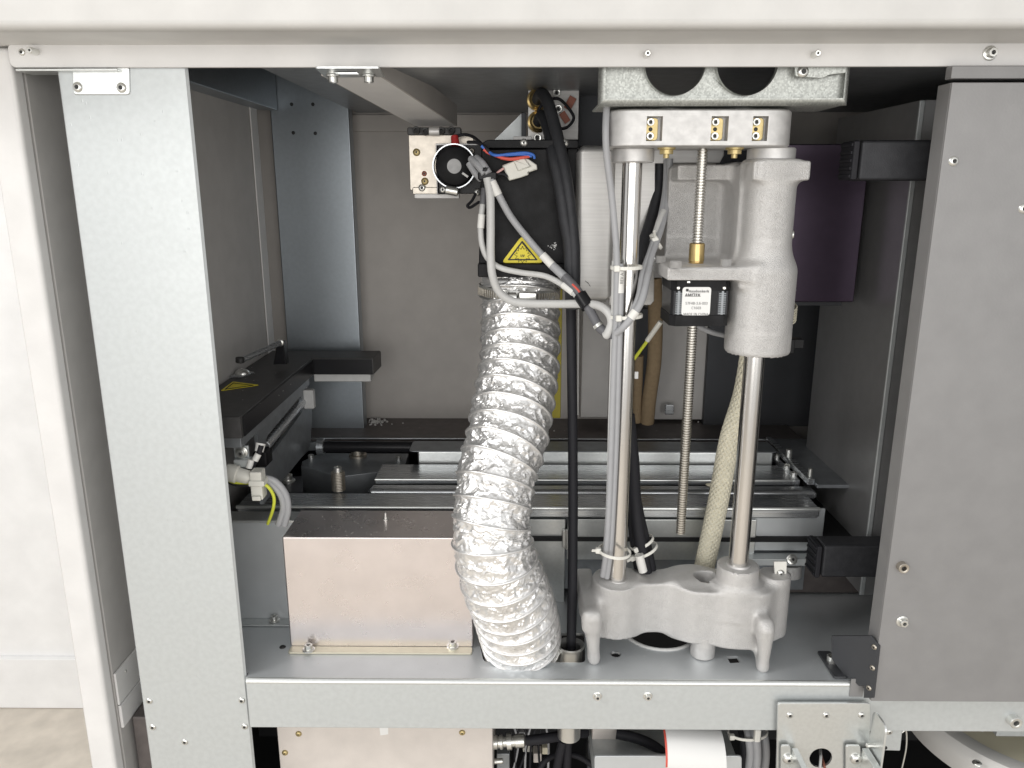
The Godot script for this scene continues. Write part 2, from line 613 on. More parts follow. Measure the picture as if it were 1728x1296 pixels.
	mat("black_gloss", Color(0.015, 0.015, 0.017), 0.3, 0.0, null, grain, 0.004, 6.0)
	mat("tube_black", Color(0.05, 0.051, 0.056), 0.45, 0.2, wear, fine, 0.02, 8.0)
	mat("rubber", Color(0.022, 0.022, 0.026), 0.55, 0.0, null, fine, 0.008, 12.0)
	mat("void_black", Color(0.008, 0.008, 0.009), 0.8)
	mat("cable_grey", Color(0.40, 0.405, 0.42), 0.45, 0.0, mottle, fine, 0.003, 12.0)
	mat("cable_light", Color(0.60, 0.60, 0.59), 0.45, 0.0, mottle, fine, 0.003, 12.0)
	mat("sheath", Color(0.13, 0.13, 0.14), 0.5, 0.0, null, fine, 0.004, 12.0)
	mat("nylon", Color(0.80, 0.79, 0.74), 0.4)
	mat("connector", Color(0.73, 0.72, 0.66), 0.45, 0.0, mottle)
	mat("sleeve", Color(0.80, 0.79, 0.76), 0.5)
	mat("rope", Color(0.93, 0.88, 0.71), 0.9, 0.0, wear, fine, 0.06, 14.0)
	mat("felt", Color(0.36, 0.265, 0.16), 0.95, 0.0, wear, fine, 0.05, 14.0)
	mat("strap", Color(0.45, 0.43, 0.37), 0.9)
	mat("yellow", Color(0.83, 0.69, 0.02), 0.4)
	mat("yellow_sheet", Color(0.45, 0.38, 0.04), 0.5)
	mat("ink", Color(0.012, 0.012, 0.012), 0.5)
	mat("ink_grey", Color(0.12, 0.12, 0.12), 0.6)
	mat("paper", Color(0.83, 0.83, 0.82), 0.6)
	mat("red", Color(0.42, 0.03, 0.03), 0.4)
	mat("wire_red", Color(0.68, 0.10, 0.07), 0.45)
	mat("wire_blue", Color(0.05, 0.16, 0.55), 0.45)
	mat("wire_pink", Color(0.70, 0.42, 0.40), 0.45)
	mat("wire_yellow", Color(0.62, 0.66, 0.06), 0.45)
	mat("copper_rust", Color(0.33, 0.13, 0.09), 0.5, 0.4)
	mat("beige_box", Color(0.74, 0.69, 0.65), 0.5, 0.25, mottle, fine, 0.004, 5.0)
	mat("cream", Color(0.82, 0.77, 0.60), 0.45)
	mat("grey_disc", Color(0.42, 0.42, 0.42), 0.5, 0.3, wear)
	mat("floor_paint", Color(0.68, 0.62, 0.54), 0.55, 0.0, wear, grain, 0.01, 1.2)
	mat("room_wall", Color(0.88, 0.88, 0.88), 0.6, 0.0, mottle, fine, 0.002, 1.5)
	for dull in ["black", "rubber", "tube_black", "black_gloss", "dark_plate"]:
		M[dull].metallic_specular = 0.3
	mat("crumb", Color(0.62, 0.61, 0.59), 0.8)


# ================================================================ the scene
func _ready() -> void:
	eye = Basis(Vector3.UP, deg_to_rad(0.5)) * Basis(Vector3.RIGHT, deg_to_rad(-14.2))
	var cam := Camera3D.new()
	cam.name = "camera"
	cam.fov = rad_to_deg(2.0 * atan(648.0 / FOCAL))
	cam.near = 0.05
	cam.far = 40.0
	cam.basis = eye
	add_child(cam)
	cam.current = true
	var env := Environment.new()
	env.background_mode = Environment.BG_COLOR
	env.background_color = Color(0.66, 0.66, 0.655).linear_to_srgb()
	env.tonemap_mode = Environment.TONE_MAPPER_LINEAR
	env.tonemap_exposure = 1.08
	env.sdfgi_enabled = true
	env.ssao_enabled = true
	env.ssil_enabled = true
	var we := WorldEnvironment.new()
	we.name = "world_environment"
	we.environment = env
	add_child(we)
	# unseen fill lights added behind the viewer, and one to brighten the wall
	area_light("fill_light", Vector3(-0.9, -0.05, 2.2), Vector3(0.0, -0.35, -0.8), Vector2(1.6, 1.4), 2.1)
	area_light("fill_light_001", Vector3(0.9, 0.05, 2.3), Vector3(0.0, -0.35, -0.8), Vector2(1.6, 1.4), 2.1)
	area_light("fill_light_002", Vector3(-2.0, 1.2, 0.3), Vector3(-1.3, -0.5, -1.66), Vector2(1.0, 0.6), 2.6)

	materials()
	room()
	cabinet()
	rear_mechanism()
	left_tray()
	deck_covers()
	right_side()
	fan_unit()
	lamp_housing()
	hose()
	lift_unit()
	carriage()
	base_block()
	cables()
	under_deck()
	crumbs()
	settle()


func area_light(called: String, at: Vector3, towards: Vector3, size: Vector2, energy: float) -> void:
	var l := AreaLight3D.new()
	l.name = called
	l.area_size = size
	l.light_energy = energy
	l.light_color = Color(1.0, 0.99, 0.975)
	l.area_range = 12.0
	l.shadow_enabled = true
	add_child(l)
	l.look_at_from_position(at, towards)


func room() -> void:
	structure("floor", MB.new().span(Vector3(-4, -1.27, 2.5), Vector3(4, -1.25, -1.9), 0.0), M.floor_paint)
	var w := thing("white_wall", "plain white wall of the hall with a tall skirting board, left behind the machine", "wall")
	part(w, "wall_face", MB.new().span(Vector3(-4, -1.25, -1.66), Vector3(-0.5, 1.6, -1.76), 0.0), M.room_wall)
	part(w, "skirting_board", MB.new().span(Vector3(-4, -1.25, -1.645), Vector3(-0.5, -1.11, -1.66), 0.003), M.room_wall)


func cabinet() -> void:
	var c := thing("machine_cabinet", "opened sheet metal machine cabinet with white outer frame and galvanised posts and deck", "cabinet")
	part(c, "top_fascia", MB.new().span(Vector3(-1.1, 0.115, -0.62), Vector3(1.1, 0.45, -0.70), 0.007), M.white_paint)
	var fl := flat2([[10, 70], [10, 113]], 0.68)
	var x0: float = fl[0].x
	var flange := part(c, "fascia_flange", plate(soft([Vector2(x0, 0.1165), Vector2(x0, 0.0976), Vector2(1.1, 0.0976), Vector2(1.1, 0.1165)], 0.006), 0.68, 0.003, [], 0.0008), M.frame_paint)
	for k in [[62, 88], [1090, 93], [1373, 93]]:
		screw(flange, P(k[0], k[1], 0.68), Vector3(0, 0, 1), 0.0026, "stud", M.zinc, "stud")
	screw(flange, P(37, 88, 0.68), Vector3(0, 0, 1), 0.003, "rivet")
	screw(flange, P(1670, 90, 0.68), Vector3(0, 0, 1), 0.0058, "hex")
	part(c, "outer_frame", MB.new().span(Vector3(-0.4505, -1.25, -0.6835), Vector3(-0.4225, 0.1148, -0.70), 0.004), M.frame_paint)
	part(c, "side_panel", MB.new().span(Vector3(-0.432, -1.25, -0.7005), Vector3(-0.4225, 0.25, -1.14), 0.001), M.inner_paint)
	var rail := part(c, "side_rail", MB.new().span(Vector3(-0.4224, -0.528, -0.7005), Vector3(-0.4195, -0.49, -1.1), 0.001), M.frame_paint)
	part(c, "side_rail_skirt", MB.new().span(Vector3(-0.4224, -0.556, -0.7005), Vector3(-0.4185, -0.5285, -1.1), 0.0012), M.frame_paint)
	screw(rail, Vector3(-0.4195, -0.50, -0.72), Vector3.RIGHT, 0.0015, "rivet")
	part(c, "lower_side_post", MB.new().span(Vector3(-0.418, -1.2, -0.715), Vector3(-0.392, -0.553, -0.74), 0.002), M.ledge_brown)
	# the galvanised front post: one folded sheet
	var V := func(x, y): return Vector2(x, y)
	var post := part(c, "front_post", slab([V.call(-0.388, 0.735), V.call(-0.388, 0.689), V.call(-0.3855, 0.6855), V.call(-0.382, 0.685), V.call(-0.279, 0.685), V.call(-0.277, 0.687), V.call(-0.2775, 0.6885), V.call(-0.280, 0.688), V.call(-0.383, 0.688), V.call(-0.385, 0.690), V.call(-0.385, 0.735)], 0.125, 0.9, [], 0.0), M.galvanised)
	for k in [[252, 1183], [408, 1182], [258, 1227], [413, 1226], [312, 1252]]:
		screw(post, P(k[0], k[1], 0.685), Vector3(0, 0, 1), 0.0036, "rivet", M.zinc, "rivet")
	var drips := MB.new()
	for k in [[140, 172], [146, 176], [153, 200], [200, 238], [207, 238], [239, 228], [262, 206], [276, 190], [241, 295], [133, 280], [184, 293], [308, 340], [317, 360], [257, 352], [319, 387], [207, 412], [312, 425], [121, 212], [299, 290], [242, 918], [300, 978], [315, 1018], [357, 1065], [256, 1045], [333, 1142], [310, 880], [284, 878], [391, 962], [250, 640], [340, 700], [280, 760], [230, 560]]:
		var a := P(k[0], k[1], 0.6856)
		drips.tube([a + Vector3(0, 0.009, -0.0006), a + Vector3(0, 0.004, -0.0005), a + Vector3(0, 0, -0.0004), a + Vector3(0, -0.001, -0.0005)], [0.0003, 0.0008, 0.0015, 0.0004], 8)
	var dp := part(c, "zinc_drip", drips, M.galvanised)
	dp.set_meta("kind", "stuff")
	var cb := part(c, "corner_bracket", plate(soft(flat2([[121, 112], [218, 112], [219, 160], [123, 160]], 0.6835), 0.003), 0.6835, 0.0014, [], 0.0008), M.galvanised_bright)
	for k in [[131, 147], [205, 148]]:
		screw(cb, P(k[0], k[1], 0.6835), Vector3(0, 0, 1), 0.0042, "rivet", M.zinc, "rivet")
	part(c, "bracket_tongue", MB.new().span(Vector3(P(28, 116, 0.68).x, 0.0945, -0.6775), Vector3(P(200, 116, 0.68).x, 0.0966, -0.70), 0.0008), M.galvanised_bright)
	# deck with its openings, rounded lip and front beam
	var holes := []
	holes.append(soft(plan2([[816, 1117], [988, 1118], [986, 1068], [806, 1070]], DECK), 0.006))
	var hc := on(1112, 1062, DECK)
	holes.append(ring2(0.041, Vector2(hc.x, -hc.z), 40))
	var h2 := on(1039, 1104, DECK)
	holes.append(ring2(0.0055, Vector2(h2.x, -h2.z), 20))
	holes.append(plan2([[1226, 1108], [1244, 1107], [1250, 1118], [1232, 1119]], DECK))
	var deck := part(c, "deck", slab([V.call(-0.276, 0.684), V.call(0.72, 0.684), V.call(0.72, 1.0), V.call(-0.34, 1.0), V.call(-0.34, 0.692), V.call(-0.276, 0.692)], DECK, 0.003, holes, 0.0), M.deck_zinc)
	var grommet := MB.new()
	var rim := []
	for i in 41:
		var d := Vector2.from_angle(TAU * i / 40) * 0.0405
		rim.append(Vector3(hc.x + d.x, DECK, hc.z + d.y))
	grommet.tube(rim, 0.0022, 8)
	part(deck, "edge_trim", grommet, M.cable_light)
	part(c, "deck_lip", MB.new().cyl(Vector3(-0.276, -0.485, -0.684), Vector3(0.72, -0.485, -0.684), 0.004, 24), M.galvanised_bright)
	var beam := part(c, "front_beam", MB.new().span(Vector3(-0.276, -0.4852, -0.68), Vector3(0.72, -0.538, -0.683), 0.0012), M.galvanised)
	for k in [[1008, 1174], [1093, 1174]]:
		screw(beam, P(k[0], k[1], 0.68), Vector3(0, 0, 1), 0.0047, "hex")
	screw(beam, P(1708, 1213, 0.68), Vector3(0, 0, 1), 0.0062, "socket")
	# inside
	part(c, "rear_wall", MB.new().span(Vector3(-0.43, -1.25, -1.13), Vector3(0.75, 0.25, -1.14), 0.0), M.rear_paint)
	part(c, "rear_wall_top_strip", blk(590, 193, 905, 222, 1.126, 0.003), M.rear_paint)
	part(c, "rear_wall_panel", blk(1216, 250, 1420, 720, 1.10, 0.02), M.dark_plate)
	part(c, "inner_side_wall", MB.new().span(Vector3(-0.348, -0.45, -0.74), Vector3(-0.345, 0.12, -1.06), 0.0), M.inner_paint)
	part(c, "side_wall_edge_strip", MB.new().span(Vector3(-0.3445, -0.45, -1.035), Vector3(-0.3425, 0.105, -1.06), 0.0005), M.frame_paint)
	part(c, "top_side_rail", MB.new().span(Vector3(-0.345, 0.101, -0.69), Vector3(-0.320, 0.249, -1.076), 0.001), M.shaded_zinc)
	var rp := part(c, "rear_post", MB.new().span(Vector3(-0.331, -0.45, -1.078), Vector3(-0.226, 0.2, -1.10), 0.0015), M.shaded_zinc)
	for k in [[492, 176], [528, 176], [495, 224], [532, 225]]:
		screw(rp, P(k[0], k[1], 1.078), Vector3(0, 0, 1), 0.0024, "rivet", M.dark_steel_and_shade, "rivet")
	var pc := part(c, "post_clip", MB.new().span(Vector3(-0.343, 0.02, -0.79), Vector3(-0.339, 0.075, -0.83), 0.001), M.dark_plate)
	screw(pc, Vector3(-0.339, 0.026, -0.80), Vector3(1, 0, 0.4), 0.004, "hex")
	part(c, "ceiling", MB.new().span(Vector3(-0.226, 0.103, -0.70), Vector3(0.72, 0.108, -1.129), 0.0), M.slate)
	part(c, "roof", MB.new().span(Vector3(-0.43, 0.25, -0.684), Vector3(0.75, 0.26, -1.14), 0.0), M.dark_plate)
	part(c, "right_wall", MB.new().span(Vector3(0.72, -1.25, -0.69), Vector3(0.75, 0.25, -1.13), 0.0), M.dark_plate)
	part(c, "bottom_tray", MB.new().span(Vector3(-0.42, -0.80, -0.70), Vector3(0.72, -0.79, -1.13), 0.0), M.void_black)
	part(c, "dark_void_sheet", MB.new().span(Vector3(-0.385, -0.79, -0.98), Vector3(0.72, -0.49, -0.985), 0.0), M.void_black)  # near-black sheet, the darkness of the void put into its colour
	# dark blue beam seam below the ceiling, between the hanging parts
	part(c, "ceiling_vent", blk(806, 119, 985, 133, 0.83, 0.05), M.black)
	part(c, "rear_ledge", MB.new().span(Vector3(-0.33, -0.352, -1.034), Vector3(0.40, -0.340, -1.13), 0.0015), M.ledge_brown)
	part(c, "highlit_ledge_lip", MB.new().cyl(Vector3(-0.33, -0.3418, -1.0345), Vector3(0.40, -0.3418, -1.0345), 0.0016, 12), M.rail_steel)  # brighter metal carries the highlight along the ledge edge
	part(c, "ledge_shade", MB.new().span(Vector3(-0.33, -0.47, -1.05), Vector3(0.40, -0.3525, -1.06), 0.0), M.black)  # black sheet standing in for the shadow under the ledge
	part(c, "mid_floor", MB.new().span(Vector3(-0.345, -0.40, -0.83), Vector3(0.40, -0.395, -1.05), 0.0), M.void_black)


func rear_mechanism() -> void:
	var X := func(px: float, py: float, h: float) -> float: return P(px, py, h).x
	# horizontal rails, from the back to the front
	var s := thing("guide_shaft", "round black shaft with a bright streak under the rear ledge", "shaft")
	part(s, "shaft", MB.new().cyl(Vector3(X.call(545, 755, 0.985), -0.337, -0.985), Vector3(X.call(1000, 755, 0.985), -0.337, -0.985), 0.0075, 20), M.black_gloss)
	part(s, "end_bracket", MB.new().cyl(Vector3(X.call(536, 757, 0.985), -0.337, -0.985), Vector3(X.call(548, 757, 0.985), -0.337, -0.985), 0.011, 20), M.rail_steel)
	var r2 := thing("slide_rail", "pale bluish flat rail with dark rounded top, rearmost of the metal rails", "rail", "metal rails across the machine bed")
	part(r2, "bar", MB.new().span(Vector3(X.call(705, 770, 0.945), -0.352, -0.9455), Vector3(X.call(1305, 770, 0.945), -0.3295, -0.972), 0.002), M.galvanised_bright)
	part(r2, "cover_strip", slab(soft([Vector2(X.call(692, 756, 0.955), 0.944), Vector2(X.call(1308, 756, 0.955), 0.944), Vector2(X.call(1308, 756, 0.955), 0.985), Vector2(X.call(692, 756, 0.955), 0.985)], 0.006), -0.3285, 0.001), M.slate)
	var r3 := thing("slide_rail", "flat dark grey rail with a thin bright front edge, second from the rear", "rail", "metal rails across the machine bed")
	part(r3, "highlit_lip", MB.new().cyl(Vector3(X.call(632, 808, 0.889), -0.3468, -0.8895), Vector3(X.call(1348, 808, 0.889), -0.3468, -0.8895), 0.0018, 14), M.galvanised_bright)  # lip in brighter metal, added to carry the edge highlight
	part(r3, "bar", MB.new().span(Vector3(X.call(632, 808, 0.889), -0.354, -0.889), Vector3(X.call(1348, 808, 0.889), -0.345, -0.940), 0.0016), M.rail_steel)
	var r4 := MB.new().span(Vector3(X.call(622, 822, 0.87), -0.362, -0.861), Vector3(X.call(1378, 822, 0.87), -0.349, -0.882), 0.005)
	solo("slide_rail", "narrow rounded pale grey rail just behind the foremost dark beam", "rail", r4, M.rail_steel, "metal rails across the machine bed")
	var r5 := thing("slide_rail", "foremost broad dark beam with bright rounded lip, spanning behind the cover box", "rail", "metal rails across the machine bed")
	part(r5, "beam", MB.new().span(Vector3(X.call(398, 850, 0.82), -0.366, -0.819), Vector3(X.call(1385, 850, 0.82), -0.352, -0.8595), 0.0025), M.rail_steel)
	part(r5, "skirt", MB.new().span(Vector3(X.call(398, 850, 0.82), -0.47, -0.846), Vector3(X.call(1385, 850, 0.82), -0.3665, -0.852), 0.0), M.slate)
	part(r5, "highlit_lip", MB.new().cyl(Vector3(X.call(398, 850, 0.82), -0.3542, -0.8205), Vector3(X.call(1385, 850, 0.82), -0.3542, -0.8205), 0.0024, 16), M.galvanised_bright)  # highlight of the beam edge put in as brighter metal
	# hexagonal roller plate on the left
	var c := thing("roller_plate", "dark blue faceted plate with spring post and round knob, left of the rails", "plate")
	var top := plan2([[510, 778], [540, 764], [690, 765], [684, 784], [640, 796], [572, 804], [508, 786]], -0.352)
	part(c, "plate_body", slab(top, -0.352, 0.04, [], 0.001), M.slate)
	for k in [[525, 773], [673, 776]]:
		screw(c, on(k[0], k[1], -0.352), Vector3.UP, 0.004, "socket")
	var kn := on(604, 770, -0.352)
	part(c, "knob", MB.new().lathe([Vector2(0, 0.012), Vector2(0.007, 0.012), Vector2(0.009, 0.01), Vector2(0.009, 0.004), Vector2(0.012, 0.003), Vector2(0.012, 0), Vector2(0, 0)], kn, Vector3.UP, 24), M.screw_steel)
	var sp := P(572, 830, 0.872)
	var prof := [Vector2(0, 0.026)]
	for i in 24:
		prof.append(Vector2(0.0078 + 0.0006 * (i % 2), 0.026 - i * 0.001))
	prof.append(Vector2(0, 0.0))
	part(c, "spring_post", MB.new().lathe(prof, sp, Vector3.UP, 20, 1.0, 2.0), M.screw_steel)
	screw(c, sp + Vector3(0, 0.026, 0), Vector3.UP, 0.005, "socket")
	# diagonal frame arm on the left
	var arm := slab(plan2([[415, 803], [505, 738], [560, 738], [552, 745], [520, 747], [448, 812], [430, 822]], -0.345), -0.345, 0.012, [], 0.001)
	var fa := thing("frame_arm", "grey painted arm running diagonally back from white plugs to rear ledge", "arm")
	part(fa, "arm_body", arm, M.slate)
	part(fa, "edge_bead", MB.new().tube([on(436, 815, -0.343), on(505, 737, -0.343), on(545, 737, -0.343)], 0.0014, 8), M.cable_light)
	for k in [[517, 741], [530, 741], [542, 741]]:
		screw(fa, on(k[0], k[1], -0.345), Vector3.UP, 0.0026, "pan")
	var bp := slab(plan2([[420, 822], [450, 805], [510, 803], [512, 830], [420, 832]], -0.356), -0.356, 0.006, [], 0.001)
	var b := thing("corner_plate", "small dark corner plate with a round bolt, beside the white wire plugs", "plate")
	part(b, "plate_body", bp, M.dark_plate)
	screw(b, on(486, 812, -0.356), Vector3.UP, 0.009, "hex")
	# right end: hinge strip and dark floor plate
	var hg := thing("hinge_strip", "slim jointed steel linkage slanting beside the dark floor plate at right", "linkage")
	var a0 := Vector3(0.346, -0.338, -1.03)
	var a1 := Vector3(0.348, -0.338, -0.868)
	part(hg, "bar", MB.new().span(a0 + Vector3(0, -0.006, 0), a1 + Vector3(0.007, 0.002, 0), 0.001), M.rail_steel)
	part(hg, "bar", MB.new().span(Vector3(0.337, -0.352, -0.99), Vector3(0.344, -0.344, -0.885), 0.001), M.rail_steel)
	for z in [-0.965, -0.925, -0.9]:
		screw(hg, Vector3(0.341, -0.344, z), Vector3.UP, 0.004, "socket")
	part(hg, "pin", MB.new().cyl(Vector3(0.349, -0.336, -0.945), Vector3(0.349, -0.325, -0.945), 0.004, 16), M.zinc)
	part(hg, "pin", MB.new().cyl(Vector3(0.351, -0.336, -0.875), Vector3(0.351, -0.325, -0.875), 0.0025, 16), M.zinc)
	solo("floor_plate", "level dark plate at the right rear, bordered by the jointed linkage", "plate", MB.new().span(Vector3(0.355, -0.345, -0.86), Vector3(0.42, -0.340, -1.033), 0.001), M.slate)
	# things standing at the back
	solo("yellow_strip", "narrow yellow strip glimpsed behind the foil hose and black tube", "strip", blk(934, 488, 946, 706, 1.04, 0.004), M.yellow_sheet)
	solo("back_column", "plain grey painted column behind the lift rods, standing on the rear ledge", "column", blk(984, 500, 1026, 705, 1.08, 0.03, 0.0015), M.inner_paint)
	solo("back_channel", "dark slotted channel at the rear beside the brown felt hose", "channel", blk(1072, 520, 1092, 704, 1.09, 0.02, 0.002), M.dark_plate)
	solo("back_cover", "wide pale mauve rear cover seen between the lead screw and the felt hose", "cover", blk(1092, 440, 1216, 708, 1.11, 0.015, 0.0005), M.inner_paint)
	var cl := thing("ledge_clamp", "small steel clamp block on the rear ledge beside the felt hose", "clamp")
	part(cl, "base", MB.new().cyl(on(1130, 703, -0.34), on(1130, 703, -0.34) + Vector3(0, 0.012, 0), 0.009, 20), M.dark_steel_and_shade)
	part(cl, "tab", blk(1123, 683, 1137, 700, 1.09, 0.004), M.rail_steel)


func left_tray() -> void:
	var t := thing("black_tray", "black L shaped tray with pale underside fixed along the left inner wall", "tray")
	var V := func(x, y): return Vector2(x, y)
	part(t, "tray_top", slab([V.call(-0.344, 0.727), V.call(-0.275, 0.727), V.call(-0.275, 1.0), V.call(-0.194, 1.0), V.call(-0.192, 1.05), V.call(-0.344, 1.05)], -0.218, 0.0225, [], 0.0015), M.tray_grey)
	var lip := part(t, "underside_lip", MB.new().span(Vector3(-0.34, -0.2535, -0.735), Vector3(-0.279, -0.241, -0.995), 0.001), M.slate)
	part(t, "underside_lip", MB.new().span(Vector3(-0.276, -0.252, -1.006), Vector3(-0.199, -0.241, -1.03), 0.001), M.cable_light)
	lip.set_meta("label", "dark lip below the long side of the tray")
	var sp := part(t, "side_plate", MB.new().prism([V.call(0.80, -0.254), V.call(1.0, -0.254), V.call(1.02, -0.30), V.call(1.0, -0.342), V.call(0.80, -0.342)], Vector3(-0.285, 0, 0), Vector3.FORWARD, Vector3.UP, Vector3(-0.004, 0, 0), [soft([V.call(0.825, -0.272), V.call(0.975, -0.262), V.call(0.975, -0.285), V.call(0.825, -0.298)], 0.008)]), M.slate)
	sp.set_meta("label", "slotted grey plate below the tray")
	part(t, "slot_roller", MB.new().cyl(Vector3(-0.2885, -0.284, -0.83), Vector3(-0.2885, -0.275, -0.985), 0.006, 16), M.rail_steel)
	part(t, "roller_end", MB.new().span(Vector3(-0.290, -0.285, -0.985), Vector3(-0.272, -0.258, -0.995), 0.002), M.cable_light)
	# warning sticker lying on the tray
	var st := part(t, "warning_sticker", slab(soft(plan2([[372, 660], [393, 644], [438, 650]], -0.2178), 0.003), -0.2174, 0.0004, [], 0.0), M.yellow)
	part(st, "sticker_border", MB.new().tube([on(380, 657, -0.2173), on(394, 646.5, -0.2173), on(427, 650.5, -0.2173), on(380, 657, -0.2173)], 0.0006, 6), M.ink)
	# lever and its stand
	part(t, "dark_reflection_front", MB.new().span(Vector3(-0.2745, -0.2195, -0.732), Vector3(-0.2735, -0.2402, -0.9985), 0.0004), M.black_gloss)  # black facings, the dark reflection of the tray fronts put into colour
	part(t, "dark_reflection_front", MB.new().span(Vector3(-0.2735, -0.2195, -0.9995), Vector3(-0.195, -0.2402, -0.9988), 0.0003), M.black_gloss)
	part(t, "lever_stand", plate(flat2([[461, 615], [467, 578], [478, 577], [483, 615]], 0.93), 0.93, 0.012, [], 0.001), M.black_gloss)
	part(t, "lever_arm", MB.new().tube(pts([[405, 609, 0.87], [472, 579, 0.92]]), 0.0035, 12), M.rail_steel)
	part(t, "lever_pivot", MB.new().cyl(P(405, 612, 0.86), P(405, 603, 0.86), 0.005, 16), M.dark_steel_and_shade)
	screw(t, P(473, 578, 0.925), Vector3(0, 0, 1), 0.005, "rivet")
	part(t, "clip_plate", slab(plan2([[388, 636], [412, 626], [430, 629], [408, 637]], -0.2165), -0.2155, 0.002, [], 0.0003), M.rail_steel)
	screw(t, on(409, 630, -0.2155), Vector3.UP, 0.0085, "pan")
	# plugs, clip and wires below the tray
	var g := thing("angle_bracket", "small galvanised angle bracket with a bright screw below the black tray", "bracket")
	part(g, "upright", blk(393, 752, 421, 778, 0.75, 0.003), M.galvanised)
	part(g, "foot", blk(393, 776, 423, 790, 0.742, 0.012), M.galvanised)
	screw(g, P(408, 763, 0.749), Vector3(0, 0, 1), 0.0065, "hex")
	var k := thing("wire_plug", "white round wire plug lying sideways, left of the square plug", "plug")
	var d := P(428, 808, 0.735) - P(384, 797, 0.735)
	var a := P(382, 796, 0.735)
	part(k, "plug_body", MB.new().lathe([Vector2(0, 0), Vector2(0.0085, 0), Vector2(0.0092, 0.003), Vector2(0.0092, 0.011), Vector2(0.0075, 0.012), Vector2(0.0072, 0.022), Vector2(0.005, 0.026), Vector2(0, 0.026)], a, d, 20), M.connector)
	part(k, "wire", MB.new().tube(cat(pts([[378, 807, 0.735], [396, 814, 0.735], [420, 815, 0.738]])), 0.0015, 8), M.wire_yellow)
	part(k, "wire", MB.new().tube(cat(pts([[378, 810, 0.737], [396, 818, 0.737], [420, 819, 0.739]])), 0.0015, 8), M.rubber)
	var q := thing("wire_plug", "white square wire plug hanging upright, holding two grey cables", "plug")
	part(q, "plug_body", blk(420, 797, 444, 844, 0.728, 0.014, 0.001), M.connector)
	part(q, "plug_collar", blk(418, 812, 446, 822, 0.7265, 0.017, 0.001), M.connector)
	part(q, "latch", blk(424, 838, 440, 846, 0.725, 0.018, 0.001), M.connector)
	for w in [[[440, 812, 0.74], [458, 818, 0.74], [474, 836, 0.742], [478, 858, 0.745], [470, 885, 0.75]], [[440, 806, 0.742], [464, 812, 0.742], [482, 834, 0.744], [486, 860, 0.746], [480, 886, 0.75]]]:
		part(q, "cable", MB.new().tube(cat(pts(w)), 0.0034, 12), M.cable_grey)
	part(q, "earth_wire", MB.new().tube(cat(pts([[438, 815, 0.733], [452, 821, 0.733], [462, 838, 0.735], [461, 858, 0.738], [452, 884, 0.75]])), 0.0017, 10), M.wire_yellow, "yellow and green earth wire")
	var f := thing("spade_terminal", "black and white spade terminals on a bundle of wires under the tray edge", "terminal")
	part(f, "clear_cap", MB.new().tube(pts([[440, 748, 0.755], [437, 762, 0.752]]), [0.005, 0.0045], 10), M.sleeve)
	part(f, "wire", MB.new().tube(cat(pts([[441, 752, 0.75], [434, 772, 0.748], [426, 786, 0.745], [422, 795, 0.742]])), 0.0028, 10), M.rubber)
	part(f, "white_sleeve", MB.new().tube(pts([[436, 766, 0.747], [430, 777, 0.745]]), 0.0034, 10), M.sleeve)
	part(f, "white_sleeve", MB.new().tube(pts([[424, 776, 0.742], [420, 790, 0.74]]), 0.0032, 10), M.sleeve)
	part(f, "black_block", blk(424, 762, 452, 790, 0.765, 0.02, 0.003), M.black)


